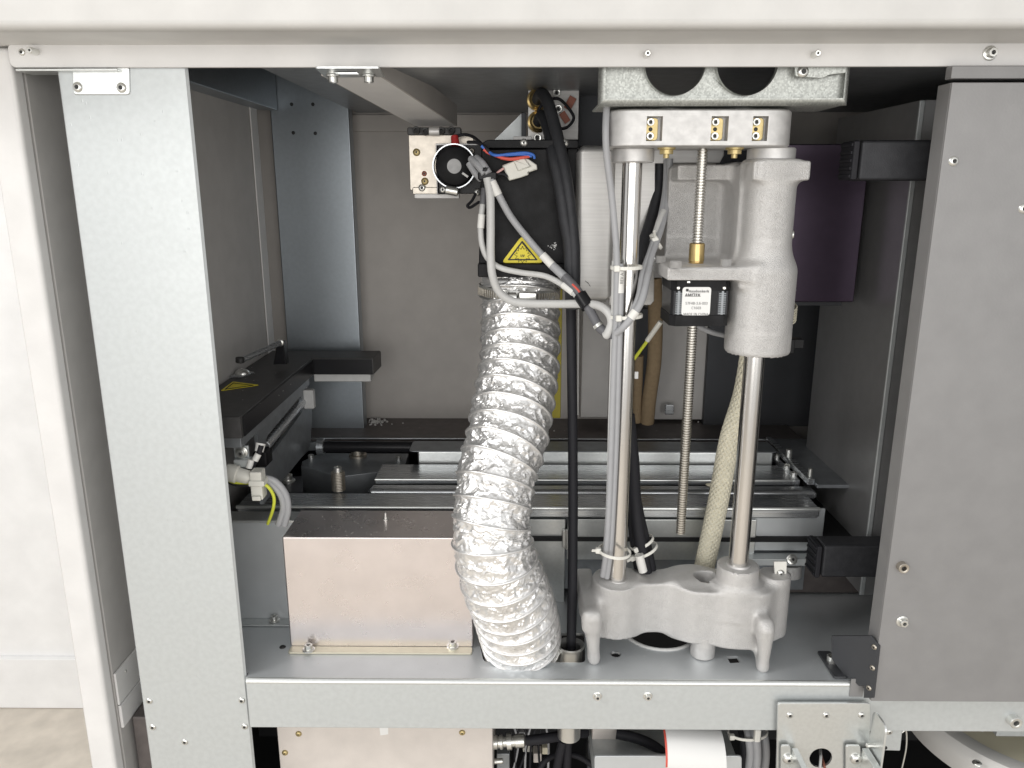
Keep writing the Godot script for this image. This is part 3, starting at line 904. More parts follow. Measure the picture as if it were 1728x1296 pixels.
func deck_covers() -> void:
	# the cover box on the deck
	var b := thing("cover_box", "low rectangular cover box of pinkish passivated steel standing on the deck", "cover")
	part(b, "box_shell", MB.new().span(Vector3(-0.246, DECK + 0.001, -0.736), Vector3(-0.0485, -0.351, -0.806), 0.0016), M.passivated)
	var fp := part(b, "foot_flange", slab(soft([Vector2(-0.2455, 0.7238), Vector2(-0.049, 0.7238), Vector2(-0.049, 0.7358), Vector2(-0.2455, 0.7358)], 0.003), DECK + 0.0022, 0.0018, [], 0.0004), M.yellow_zinc)
	for k in [[521, 1097], [764, 1092]]:
		screw(fp, on(k[0], k[1], DECK + 0.0022), Vector3.UP, 0.0065, "hex")
	part(b, "top_stud", MB.new().cyl(on(651, 876, -0.351), on(651, 876, -0.351) + Vector3(0, 0.008, 0), 0.0016, 12), M.zinc)
	screw(b, on(651, 876, -0.351), Vector3.UP, 0.0035, "hex")
	var s := thing("shield_plate", "bluish zinc shield plate with folded top, left behind the cover box", "plate")
	part(s, "upright", MB.new().span(Vector3(-0.325, DECK + 0.001, -0.79), Vector3(-0.2435, -0.355, -0.793), 0.0008), M.deck_zinc)
	part(s, "top_fold", MB.new().span(Vector3(-0.325, -0.3545, -0.778), Vector3(-0.228, -0.3515, -0.803), 0.0006), M.galvanised_bright)
	part(s, "foot_fold", MB.new().span(Vector3(-0.325, DECK + 0.0006, -0.776), Vector3(-0.2475, DECK + 0.0026, -0.7895), 0.0004), M.galvanised)
	screw(s, on(463, 1047, DECK + 0.003), Vector3.UP, 0.006, "hex")
	var dk := thing("deck_screw", "lone black screw in the deck by the left foot of the cover box", "screw")
	screw(dk, on(477, 1092, DECK), Vector3.UP, 0.0035, "rivet", M.dark_steel_and_shade)
	# bright plates behind the hose
	solo("reflector_plate", "mirror bright steel plate peeking out right behind the foil hose", "plate", blk(800, 876, 951, 1062, 0.834, 0.003, 0.0008), M.galvanised_bright)
	var p := thing("hinged_plate", "long brushed zinc plate behind the lift rods with a small hinge", "plate")
	part(p, "plate_body", blk(958, 876, 1272, 946, 0.832, 0.003, 0.001), M.galvanised_bright)
	var hn := part(p, "hinge", blk(949, 895, 964, 925, 0.829, 0.004, 0.001), M.zinc)
	part(hn, "hinge_pin", MB.new().cyl(P(957, 893, 0.828), P(957, 927, 0.828), 0.002, 12), M.zinc)
	var e := thing("end_plate", "bluish stepped zinc plate right of the right lift rod with bolted lower flange", "plate")
	part(e, "plate_body", blk(1262, 858, 1386, 930, 0.836, 0.003, 0.001), M.deck_zinc)
	part(e, "flange", MB.new().span(Vector3(P(1262, 940, 0.82).x, P(0, 950, 0.82).y, -0.82), Vector3(P(1380, 940, 0.82).x, P(0, 938, 0.82).y, -0.836), 0.001), M.galvanised)
	screw(e, P(1336, 944, 0.819), Vector3(0, 0.5, 1), 0.0062, "hex")
	part(e, "spacer", MB.new().cyl(P(1336, 952, 0.832), P(1336, 972, 0.832), 0.011, 20), M.cast)
	var rc := blk(1255, 950, 1490, 1001, 0.853, 0.008, 0.001)
	solo("rough_plate", "dark scored cast plate standing on the deck behind the right rod base", "plate", rc, M.ledge_brown)
	# pipe in the deck with its flared rim
	var t := thing("cable_pipe", "shiny flared pipe through the deck holding the black tube", "pipe")
	var c := on(963, 1100, DECK)
	part(t, "pipe_body", MB.new().lathe([Vector2(0.0105, 0.006), Vector2(0.0105, -0.105), Vector2(0.0125, -0.105), Vector2(0.0125, 0.004), Vector2(0.0143, 0.0065), Vector2(0.0150, 0.0085), Vector2(0.0135, 0.0095), Vector2(0.0105, 0.006)], c, Vector3.UP, 36), M.zinc)


func right_side() -> void:
	# big removable panel at the right
	var p := thing("access_panel", "large flat dark grey access panel closing the right side", "panel")
	var L := flat2([[1607, 139]], 0.665)
	var x: float = L[0].x
	part(p, "panel_face", MB.new().span(Vector3(x, -0.4915, -0.665), Vector3(0.78, 0.0835, -0.667), 0.0008), M.panel_grey)
	part(p, "panel_return", MB.new().span(Vector3(x, -0.4915, -0.6672), Vector3(x + 0.002, 0.0835, -0.687), 0.0005), M.panel_grey)
	screw(p, P(1609, 272, 0.665), Vector3(0, 0, 1), 0.0042, "rivet")
	screw(p, P(1521, 955, 0.665), Vector3(0, 0, 1), 0.0050, "socket", M.screw_steel)
	screw(p, P(1522, 1048, 0.665), Vector3(0, 0, 1), 0.0058, "hex")
	screw(p, P(1727, 352, 0.665), Vector3(0, 0, 1), 0.0042, "rivet")
	solo("panel_header", "narrow grey strip above the access panel with dark slit beneath", "strip", MB.new().span(Vector3(x, 0.0865, -0.668), Vector3(0.78, 0.0965, -0.678), 0.0008), M.panel_grey)
	var bk := thing("panel_bracket", "dark folded bracket holding the panel's lower corner, with a screwed foot", "bracket")
	var ba := P(1403, 1073, 0.705)
	var bb := P(1484, 1073, 0.6635)
	var bx := Vector3(bb.x - ba.x, 0, bb.z - ba.z).normalized()
	var bn := Vector3.UP.cross(bx).normalized() * -1.0
	if bn.z < 0.0: bn = -bn
	var outline := facing([[1403, 1073], [1470, 1073], [1484, 1091], [1474, 1178], [1457, 1178], [1458, 1158], [1449, 1158], [1437, 1146], [1427, 1143], [1403, 1112]], ba, bn, bx)
	part(bk, "upright", MB.new().prism(outline, ba, bx, Vector3.UP, -bn * 0.002, [], 0.0004), M.dark_plate)
	for k in [[1475, 1092], [1472, 1127], [1466, 1161]]:
		var fp := facing([k], ba, bn, bx)
		screw(bk, ba + bx * fp[0].x + Vector3.UP * fp[0].y, bn, 0.0028, "rivet", M.screw_steel)
	part(bk, "foot", slab(soft(plan2([[1379, 1098], [1401, 1098], [1430, 1142], [1408, 1142]], DECK + 0.003), 0.002), DECK + 0.003, 0.0024, [], 0.0004), M.dark_plate)
	screw(bk, on(1404, 1116, DECK + 0.003), Vector3.UP, 0.0055, "socket")
	part(bk, "beam_tab", blk(1437, 1146, 1456, 1176, 0.6785, 0.0012, 0.0003), M.panel_grey)
	# two square tubes sticking out from behind the panel
	for k in [["upper black square tube with a ribbed end cap, behind the access panel's edge", 1455, 236, 1590, 305, 0.715], ["lower black square tube with dusty front, beside the rod base", 1391, 921, 1520, 976, 0.76]]:
		var t := thing("square_tube", k[0], "tube", "square tubes behind the access panel")
		part(t, "tube_body", blk(k[1], k[2], k[3], k[4], k[5], 0.027, 0.003), M.tube_black)
		var a := P(k[1] - 2, k[2], k[5])
		var b := P(k[1] - 2, k[4], k[5])
		var cap := part(t, "end_cap", MB.new().span(Vector3(a.x - 0.006, a.y - 0.0005, a.z + 0.001), Vector3(a.x, b.y + 0.0005, a.z - 0.028), 0.0015), M.rubber)
		for i in 5:
			var y := lerpf(a.y - 0.004, b.y + 0.004, i / 4.0)
			part(cap, "cap_rib", MB.new().span(Vector3(a.x - 0.0072, y - 0.0015, a.z - 0.001), Vector3(a.x - 0.0055, y + 0.0015, a.z - 0.026), 0.0005), M.rubber)
	# tall plates behind
	var w := thing("partition", "tall dark partition with a pale folded front edge behind the square tubes", "partition")
	part(w, "partition_face", MB.new().span(Vector3(0.392, -0.45, -0.80), Vector3(0.395, 0.084, -1.0), 0.0), M.partition_grey)
	part(w, "folded_edge", MB.new().span(Vector3(0.390, -0.45, -0.797), Vector3(0.3955, 0.084, -0.8), 0.001), M.galvanised)
	part(w, "front_wing", MB.new().span(Vector3(0.3956, -0.45, -0.798), Vector3(0.47, 0.084, -0.80), 0.0), M.partition_grey)
	var v := solo("dark_upright", "black upright plate left of the partition, behind the lower square tube", "plate", MB.new().span(Vector3(0.345, -0.405, -0.86), Vector3(0.3915, -0.40, -0.96), 0.0005), M.dark_plate)
	v.name = "corner_shelf"
	v.set_meta("label", "small dark shelf at the foot of the partition")
	v.set_meta("category", "shelf")
	var box := thing("control_box", "flat sided dark purple metal box behind the cast carriage", "box")
	part(box, "box_body", blk(1310, 243, 1441, 510, 0.87, 0.09, 0.0015), M.purple)
	part(box, "lower_lip", blk(1300, 509, 1420, 516, 0.885, 0.05, 0.0005), M.dark_plate)
	# strap loop and wing bolt behind the carriage
	var lp := MB.new()
	var pth := cat(pts([[1300, 522, 0.80], [1330, 520, 0.795], [1343, 528, 0.78], [1334, 536, 0.766], [1300, 531, 0.765]]), 8)
	for i in pth.size() - 1:
		var a: Vector3 = pth[i]
		var b: Vector3 = pth[i + 1]
		var up := Vector3(0, 0.0078, 0)
		var out := (b - a).cross(Vector3.UP).normalized()
		lp.qs(a - up, b - up, b + up, a + up, out, out, out, out)
		lp.qs(a - up + out * 0.001, b - up + out * 0.001, b + up + out * 0.001, a + up + out * 0.001, out, out, out, out)
	var strap := thing("braided_strap", "pale braided strap loop sticking out right of the carriage", "strap")
	part(strap, "strap_band", lp, M.strap)
	for j in 6:
		var cord := []
		for i in pth.size():
			cord.append(pth[i] + Vector3(0, -0.0065 + j * 0.0026 + 0.0004 * (i % 2), 0.0009))
		part(strap, "braid_cord", MB.new().tube(cord, 0.0009, 6), M.rope)


func fan_unit() -> void:
	# diagonal channel from the front flange to the fan
	var ch := thing("ceiling_channel", "tan painted channel slanting back under the ceiling to the fan", "channel")
	var a := Vector3(-0.142, 0.0935, -0.69)
	var b := Vector3(-0.097, 0.072, -0.945)
	var d := (b - a).normalized()
	var side := Vector3(1, 0, 0.06).normalized()
	var up := side.cross(d).normalized()
	var o := Basis(side, up, -d)
	var l := (b - a).length()
	part(ch, "channel_web", MB.new().box((a + b) * 0.5, Vector3(0.048, 0.002, l), 0.0005, o), M.frame_paint)
	for s in [-1.0, 1.0]:
		part(ch, "channel_side", MB.new().box((a + b) * 0.5 + side * s * 0.024 + up * 0.011, Vector3(0.002, 0.024, l), 0.0005, o), M.rear_paint)
	var fb := part(ch, "front_bracket", slab(soft(plan2([[532, 114], [640, 114], [652, 136], [556, 136]], 0.0925), 0.002), 0.0935, 0.0016, [plan2([[562, 119], [600, 119], [606, 124], [568, 124]], 0.0925)], 0.0003), M.galvanised_bright)
	for k in [[562, 127], [622, 127]]:
		screw(fb, on(k[0], k[1], 0.0915), Vector3.DOWN, 0.0058, "hex")
	# fan plate and fan
	var f := thing("fan_unit", "silver mounting plate with round black fan motor hanging below the channel", "fan")
	var pl := part(f, "mounting_plate", blk(689, 227, 800, 321, 0.90, 0.003, 0.0008), M.fan_plate)
	for k in [[703, 257], [717, 306]]:
		screw(pl, P(k[0], k[1], 0.90), Vector3(0, 0, 1), 0.0042, "pan", M.dull_brass)
	screw(pl, P(716, 293, 0.90), Vector3(0, 0, 1), 0.003, "rivet", M.copper_rust)
	part(f, "lower_bar", blk(696, 316, 742, 328, 0.897, 0.006, 0.0008), M.fan_plate)
	part(f, "lower_flange", blk(699, 327, 775, 335, 0.893, 0.008, 0.001), M.frame_paint)
	screw(f, P(712, 317, 0.897), Vector3(0, 0, 1), 0.004, "rivet")
	var hg := part(f, "top_hinge", blk(687, 215, 778, 228, 0.895, 0.012, 0.001), M.dark_steel_and_shade)
	for k in [[703, 221], [718, 223], [745, 222], [762, 221]]:
		screw(hg, P(k[0], k[1], 0.895), Vector3(0, 0.2, 1), 0.004, "socket", M.dark_steel_and_shade)
	part(hg, "hinge_eye", MB.new().cyl(P(724, 222, 0.893), P(742, 222, 0.893), 0.0045, 16), M.brushed)
	part(f, "fan_frame", blk(738, 244, 815, 327, 0.886, 0.012, 0.001), M.black_gloss)
	part(f, "frame_edge", blk(735, 243, 738.5, 329, 0.882, 0.016, 0.0005), M.frame_paint)
	part(f, "frame_edge", blk(735, 242, 812, 245, 0.882, 0.016, 0.0005), M.frame_paint)
	var c := P(768, 281, 0.884)
	var zz := Vector3(0, 0, 1)
	part(f, "clamp_ring", MB.new().lathe([Vector2(0.0225, 0), Vector2(0.0225, 0.014), Vector2(0.0237, 0.014), Vector2(0.0237, 0), Vector2(0.0225, 0)], c, zz, 40), M.rail_steel)
	var hub := part(f, "fan_motor", MB.new().lathe([Vector2(0, 0.012), Vector2(0.0185, 0.012), Vector2(0.0205, 0.0105), Vector2(0.021, 0.008), Vector2(0.021, 0), Vector2(0, 0)], c, zz, 40), M.black)
	part(hub, "motor_label", MB.new().lathe([Vector2(0, 0.0124), Vector2(0.0078, 0.0124), Vector2(0.0078, 0.0118)], c, zz, 28), M.grey_disc)
	part(hub, "white_mark", MB.new().box(c + Vector3(0.0118, -0.0092, 0.0122), Vector3(0.0075, 0.0023, 0.0006), 0.0001, Basis(Vector3(0, 0, 1), -0.6)), M.paper)
	part(f, "clamp_screw", MB.new().cyl(P(752, 320, 0.872), P(773, 324, 0.872), 0.005, 16), M.zinc)
	screw(f, P(747, 320, 0.876), Vector3(0, 0, 1), 0.0035, "rivet")
	screw(f, P(796, 255, 0.886), zz, 0.0038, "rivet", M.screw_steel)
	screw(f, P(806, 324, 0.886), zz, 0.0042, "pan")
	part(f, "red_terminal", MB.new().tube(pts([[767, 230, 0.885], [769, 246, 0.882]]), [0.0042, 0.005], 12), M.red)
	solo("fan_wire", "thin black wire arching from the red terminal over to the black housing", "wire", MB.new().tube(cat(pts([[770, 230, 0.886], [785, 227, 0.886], [800, 232, 0.87], [812, 242, 0.83]])), 0.0017, 8), M.rubber)
	solo("loose_wire", "short dark brown wire loop dangling under the fan", "wire", MB.new().tube(cat(pts([[803, 326, 0.87], [797, 338, 0.868], [789, 347, 0.866], [794, 350, 0.864], [808, 341, 0.84]])), 0.0016, 8), M.rubber)


func lamp_housing() -> void:
	var b := thing("lamp_housing", "matt black rectangular lamp housing with yellow warning triangle above the foil hose", "housing")
	var h := 0.80
	part(b, "housing_body", MB.new().prism(flat2([[812, 252], [957, 250], [958, 446], [808, 446]], h + 0.004), Vector3(0, 0, -h - 0.004), Vector3.RIGHT, Vector3.UP, Vector3(0, 0, -0.10), [], 0.0015), M.black)
	part(b, "top_rim", plate(soft(flat2([[812, 250], [812, 242], [822, 236], [976, 236], [976, 250]], h), 0.002), h, 0.09, [], 0.0008), M.black)
	part(b, "bottom_rim", blk(806, 445, 976, 468, h - 0.003, 0.105, 0.0012), M.black)
	part(b, "side_wall", blk(957, 250, 972, 446, h + 0.012, 0.09, 0.0012), M.black)
	screw(b, P(884, 241, h), Vector3(0, 0, 1), 0.004, "pan")
	screw(b, P(953, 241, h), Vector3(0, 0, 1), 0.004, "pan")
	part(b, "latch", blk(957, 451, 975, 462, h - 0.009, 0.007, 0.001), M.black_gloss)
	screw(b, P(966, 457, h - 0.009), Vector3(0, 0, 1), 0.002, "rivet", M.screw_steel)
	# warning triangle
	var hh := h + 0.0034
	var tri := flat2([[881, 397], [918, 443.5], [846, 443.5]], hh)
	var s := part(b, "warning_sticker", plate(soft(tri, 0.005), hh, 0.0004, [], 0.0), M.yellow)
	var ctr := Vector2.ZERO
	for p in tri: ctr += p / 3.0
	var sc := func(k: float) -> Array: return tri.map(func(p): return ctr + (p - ctr) * k)
	part(s, "sticker_border", plate(soft(sc.call(0.72), 0.0015), hh - 0.0003, 0.0002, [soft(sc.call(0.60), 0.001)], 0.0), M.ink)
	var star := []
	for i in 24:
		var r := 0.0086 if i % 2 == 0 else 0.0056
		star.append(ctr + Vector2(0, -0.001) + Vector2.from_angle(TAU * i / 24 + PI / 2) * r)
	var rays := []
	for i in 25:
		rays.append(Vector3(star[i % 24].x, star[i % 24].y, -hh + 0.0001))
	part(s, "sun_symbol", MB.new().tube(rays, 0.0004, 6), M.ink)
	lettering(s, "UV", Vector3(ctr.x, ctr.y - 0.0022, -hh + 0.0004), 0.0034, M.ink, "Droid Sans", Basis.IDENTITY, HORIZONTAL_ALIGNMENT_CENTER, true)
	# scuff where paint came off
	var rng := RandomNumberGenerator.new()
	rng.seed = 4
	var chips := MB.new()
	for i in 26:
		var a := P(934 + rng.randfn(0, 3.5), 415 + rng.randfn(0, 5), h + 0.0038)
		chips.box(a, Vector3(0.0009, 0.0011, 0.0006) * rng.randf_range(0.4, 1.1), 0.0, Basis(Vector3(0, 0, 1), rng.randf() * 3))
	part(b, "paint_chip", chips, M.cable_light).set_meta("kind", "stuff")
	# white two part plug and its wires
	var g := thing("white_connector", "translucent white two part wire plug in front of the black housing", "plug")
	var hp := h - 0.012
	part(g, "plug_half", plate(soft(flat2([[847, 279], [868, 271], [882, 266], [892, 268], [906, 278], [907, 286], [892, 291], [892, 295], [878, 300], [859, 305]], hp), 0.0008), hp, 0.012, [], 0.0012), M.connector)
	part(g, "plug_half", plate(soft(flat2([[866, 270], [884, 266], [897, 281], [874, 289]], hp - 0.002), 0.0008), hp - 0.002, 0.014, [], 0.001), M.connector)
	var wr := [[["wire_blue", 0.0014], [[812, 246, 0.79], [824, 256, 0.79], [836, 262, 0.785], [860, 260, 0.785], [885, 258, 0.785], [899, 261, 0.786], [902, 267, 0.788]]], [["wire_blue", 0.0012], [[818, 250, 0.79], [832, 260, 0.788], [850, 262, 0.786], [880, 261, 0.785], [897, 264, 0.786]]], [["wire_red", 0.0015], [[816, 252, 0.79], [826, 258, 0.79], [843, 265, 0.786], [860, 268, 0.785], [880, 266, 0.784], [893, 264, 0.786]]], [["wire_red", 0.0013], [[820, 256, 0.79], [838, 265, 0.79], [858, 269, 0.786], [876, 268, 0.784]]], [["wire_pink", 0.0012], [[838, 292, 0.79], [850, 284, 0.786]]], [["rubber", 0.0014], [[836, 294, 0.79], [850, 294, 0.788], [856, 299, 0.788]]], [["rubber", 0.0018], [[790, 240, 0.83], [806, 241, 0.80], [820, 250, 0.79], [832, 262, 0.79], [850, 268, 0.789]]]]
	for w in wr:
		var nm: String = {"wire_blue": "blue_wire", "wire_red": "red_wire", "wire_pink": "pink_wire", "rubber": "black_wire"}[w[0][0]]
		part(g, nm, MB.new().tube(cat(pts(w[1])), w[0][1], 8), M[w[0][0]])
	# gland plate behind
	var gp := thing("gland_plate", "silver cable gland plate above the black housing with two brass glands", "plate")
	var plt := part(gp, "plate_body", blk(891, 142, 976, 236, 0.885, 0.003, 0.0008), M.brushed)
	for k in [[939, 157], [942, 184], [907, 233]]:
		screw(plt, P(k[0], k[1], 0.885), Vector3(0, 0, 1), 0.0042, "socket")
	for k in [[906, 169], [907, 206]]:
		part(gp, "brass_gland", MB.new().lathe([Vector2(0, 0.012), Vector2(0.008, 0.012), Vector2(0.0095, 0.01), Vector2(0.0095, 0.006), Vector2(0.0115, 0.005), Vector2(0.0115, 0), Vector2(0, 0)], P(k[0], k[1], 0.885), Vector3(0.15, 0, 1), 18), M.brass)
	part(gp, "copper_tag", MB.new().box(P(962, 174, 0.88), Vector3(0.008, 0.014, 0.001), 0.0002, Basis(Vector3(0, 0, 1), -0.5)), M.copper_rust)
	part(gp, "copper_tag", MB.new().box(P(953, 198, 0.88), Vector3(0.007, 0.012, 0.001), 0.0002, Basis(Vector3(0, 0, 1), 0.6)), M.copper_rust)
	part(gp, "foot_bar", blk(866, 230, 897, 236, 0.86, 0.02, 0.0006), M.frame_paint)
	var gs := thing("gusset_plate", "triangular grey gusset plate behind the black housing's top", "plate")
	part(gs, "gusset", plate(flat2([[834, 236], [880, 191], [884, 236]], 0.93), 0.93, 0.002, [], 0.0003), M.galvanised)
	part(gs, "flange", blk(880, 190, 888, 232, 0.915, 0.015, 0.0005), M.dark_plate)
	solo("dark_column", "dark grey square column behind the cables, right of the gland plate", "column", blk(972, 138, 1040, 250, 0.93, 0.06, 0.003), M.dark_plate)
	for k in [["thick black cable from the upper brass gland arching down beside the housing", [[907, 168, 0.872], [914, 158, 0.85], [924, 172, 0.83], [934, 205, 0.815], [944, 245, 0.80], [955, 300, 0.79], [963, 360, 0.787], [968, 410, 0.785], [969, 452, 0.785], [969, 520, 0.79]], 0.0062], ["thick black cable from the lower brass gland, left of its twin", [[908, 205, 0.873], [916, 196, 0.855], [926, 222, 0.83], [933, 260, 0.80], [944, 310, 0.79], [953, 370, 0.786], [960, 410, 0.786], [962, 452, 0.786], [964, 520, 0.79]], 0.0062]]:
		solo("black_cable", k[0], "cable", MB.new().tube(cat(pts(k[1])), k[2], 14), M.tube_black, "black cables from the gland plate")
	solo("wire_loop", "thin black wire loop curling round the copper tags on the gland plate", "wire", MB.new().tube(cat(pts([[906, 200, 0.86], [912, 180, 0.855], [928, 168, 0.86], [945, 168, 0.86], [962, 186, 0.862], [968, 200, 0.862], [958, 214, 0.862], [945, 217, 0.862], [930, 212, 0.858]])), 0.0016, 8), M.rubber)


func hose() -> void:
	# px, py, distance and half width in pixels of the photograph, which become metres at that distance
	var line := [[877, 470, 0.848, 64.5], [878, 520, 0.838, 65], [878, 570, 0.822, 66], [876, 620, 0.802, 67], [866, 680, 0.776, 69], [855, 740, 0.750, 69], [838, 800, 0.726, 67], [831, 860, 0.708, 66], [829, 900, 0.700, 66.5], [836, 940, 0.697, 68], [849, 980, 0.702, 70], [865, 1020, 0.713, 69.5], [876, 1060, 0.727, 68], [881, 1092, 0.744, 64], [884, 1120, 0.755, 59], [886, 1150, 0.757, 56]]
	var half := []
	for k in line:
		half.append(k[3] / FOCAL * -(eye.inverse() * P(k[0], k[1], k[2])).z)
	var ctrl := pts(line)
	var path := cat(ctrl, 44)
	var rad := []
	for i in path.size():
		var k := minf(float(i) / 44.0, 14.999)
		rad.append(lerpf(half[int(k)], half[int(k) + 1], k - int(k)))
	var nu := 210
	var creases := FastNoiseLite.new()
	creases.seed = 21
	creases.noise_type = FastNoiseLite.TYPE_SIMPLEX
	creases.frequency = 34.0
	creases.fractal_type = FastNoiseLite.FRACTAL_RIDGED
	creases.fractal_octaves = 2
	creases.fractal_gain = 0.45
	creases.domain_warp_enabled = true
	creases.domain_warp_amplitude = 0.008
	creases.domain_warp_frequency = 60.0
	var small := FastNoiseLite.new()
	small.seed = 22
	small.noise_type = FastNoiseLite.TYPE_CELLULAR
	small.cellular_return_type = FastNoiseLite.RETURN_DISTANCE2_SUB
	small.frequency = 110.0
	small.fractal_type = FastNoiseLite.FRACTAL_NONE
	var broad := FastNoiseLite.new()
	broad.seed = 23
	broad.frequency = 28.0
	var pos := PackedVector3Array()
	var wire := []
	var len := 0.0
	var fr := []
	var u := Vector3(1, 0, 0)
	for i in path.size():
		var t: Vector3 = (path[mini(i + 1, path.size() - 1)] - path[maxi(i - 1, 0)]).normalized()
		u = (u - t * u.dot(t)).normalized()
		fr.append([u, t.cross(u), t])
	var pitch := 0.0198
	var phase := 0.0
	for i in path.size():
		if i > 0:
			var low := smoothstep(0.55, 0.97, float(i) / path.size())
			phase += path[i].distance_to(path[i - 1]) / lerpf(pitch, 0.0115, low)
		for j in nu:
			var a := TAU * j / nu
			var dir: Vector3 = fr[i][0] * cos(a) + fr[i][1] * sin(a)
			var f := fposmod(phase + float(j) / nu, 1.0)
			var sag := pow(sin(PI * f), 0.6)
			var at: Vector3 = path[i] + dir * rad[i]
			var sk := at + Vector3(broad.get_noise_3dv(at * 2.0), broad.get_noise_3dv(at * 2.0 + Vector3(7, 0, 0)), 0) * 0.006
			var c := creases.get_noise_3dv(Vector3(sk.x, sk.y * 1.5, sk.z)) * 0.5 + 0.5
			var s2 := small.get_noise_3dv(sk) * 0.5 + 0.5
			var r: float = rad[i] - 0.0020 * sag + (c - 0.6) * 0.0052 * sag + (s2 - 0.3) * 0.0020 * sag + broad.get_noise_3dv(at) * 0.0016 * sag
			pos.append(path[i] + dir * r)
	# the spiral wire under the foil
	var ph := 0.0
	var turn := 0.0
	for i in path.size():
		if i > 0:
			var low := smoothstep(0.55, 0.97, float(i) / path.size())
			var dp: float = path[i].distance_to(path[i - 1]) / lerpf(pitch, 0.0115, low)
			var steps := maxi(int(ceil(dp * 40.0)), 1)
			for k in steps:
				var q := float(k + 1) / steps
				var a := -TAU * (ph + dp * q)
				var cen: Vector3 = path[i - 1].lerp(path[i], q)
				wire.append(cen + (fr[i][0] * cos(a) + fr[i][1] * sin(a)) * (rad[i] + 0.0002))
			ph += dp
	var nor := PackedVector3Array()
	nor.resize(pos.size())
	var idx := PackedInt32Array()
	for i in path.size():
		for j in nu:
			var p0 := pos[i * nu + (j + 1) % nu] - pos[i * nu + (j + nu - 1) % nu]
			var p1 := pos[mini(i + 1, path.size() - 1) * nu + j] - pos[maxi(i - 1, 0) * nu + j]
			var k := p0.cross(p1).normalized()
			if k.dot(pos[i * nu + j] - path[i]) < 0.0: k = -k
			nor[i * nu + j] = k
	for i in path.size() - 1:
		for j in nu:
			var a := i * nu + j
			var b := i * nu + (j + 1) % nu
			var quad := [a, b, b + nu, a, b + nu, a + nu]
			var flip := (pos[b] - pos[a]).cross(pos[b + nu] - pos[a]).dot(nor[a]) > 0.0
			for k in [0, 2, 1, 3, 5, 4] if flip else [0, 1, 2, 3, 4, 5]:
				idx.append(quad[k])
	var arr := []
	arr.resize(Mesh.ARRAY_MAX)
	arr[Mesh.ARRAY_VERTEX] = pos
	arr[Mesh.ARRAY_NORMAL] = nor
	arr[Mesh.ARRAY_INDEX] = idx
	var m := ArrayMesh.new()
	m.add_surface_from_arrays(Mesh.PRIMITIVE_TRIANGLES, arr)
	var hs := thing("foil_hose", "crumpled silver foil duct hose curving from the black housing to the deck", "hose")
	part(hs, "foil_sleeve", m, M.foil)
	part(hs, "spiral_wire", MB.new().tube(wire, 0.0014, 6), M.foil)
	part(hs, "hose_collar", MB.new().lathe([Vector2(0.0395, 0.0), Vector2(0.042, 0.001), Vector2(0.043, 0.004), Vector2(0.0415, 0.006), Vector2(0.0425, 0.010), Vector2(0.041, 0.013), Vector2(0.040, 0.014)], P(877, 484, 0.848), Vector3(0, 1, 0), 60), M.foil)
	# hose clamp: a slotted band with a screw barrel
	var c := thing("hose_clamp", "slotted steel worm drive clamp round the top of the foil hose", "clamp")
	var cc := P(876, 492, 0.848)
	var w := Vector3(0.05, 1, 0.0).normalized()
	var bu := Vector3(0, 0, 1)
	bu = (bu - w * bu.dot(w)).normalized()
	var bv := w.cross(bu)
	part(c, "band", MB.new().lathe([Vector2(0.0435, -0.0062), Vector2(0.0448, -0.0066), Vector2(0.0452, -0.006), Vector2(0.0452, 0.006), Vector2(0.0448, 0.0066), Vector2(0.0435, 0.0062)], cc, w, 80), M.zinc)
	var slots := MB.new()
	for i in 44:
		var a := -1.5 + 3.0 * i / 43.0
		if a > -0.33 and a < 0.38: continue
		var n := bu * cos(a) + bv * sin(a)
		slots.box(cc + n * 0.0452, Vector3(0.0016, 0.0082, 0.0005), 0.0001, Basis(w.cross(n), w, n).orthonormalized())
	part(c, "band_slot", slots, M.screw_steel).set_meta("kind", "stuff")
	var n0 := bu * cos(0.12) + bv * sin(0.12)
	var tg := w.cross(n0)
	part(c, "screw_housing", MB.new().box(cc + n0 * 0.0475 + tg * 0.003, Vector3(0.0215, 0.0145, 0.008), 0.003, Basis(tg, w, n0)), M.zinc)
	part(c, "worm_screw", MB.new().cyl(cc + n0 * 0.0485 - tg * 0.0085, cc + n0 * 0.0485 - tg * 0.0185, 0.0058, 20, 0.001), M.zinc)


const LX := 0.1045      # the axes of the left rod, the right rod and the lead screw
const LH := 0.74
const RX := 0.2280
const RH := 0.73
const SX := 0.1675
const SH := 0.735


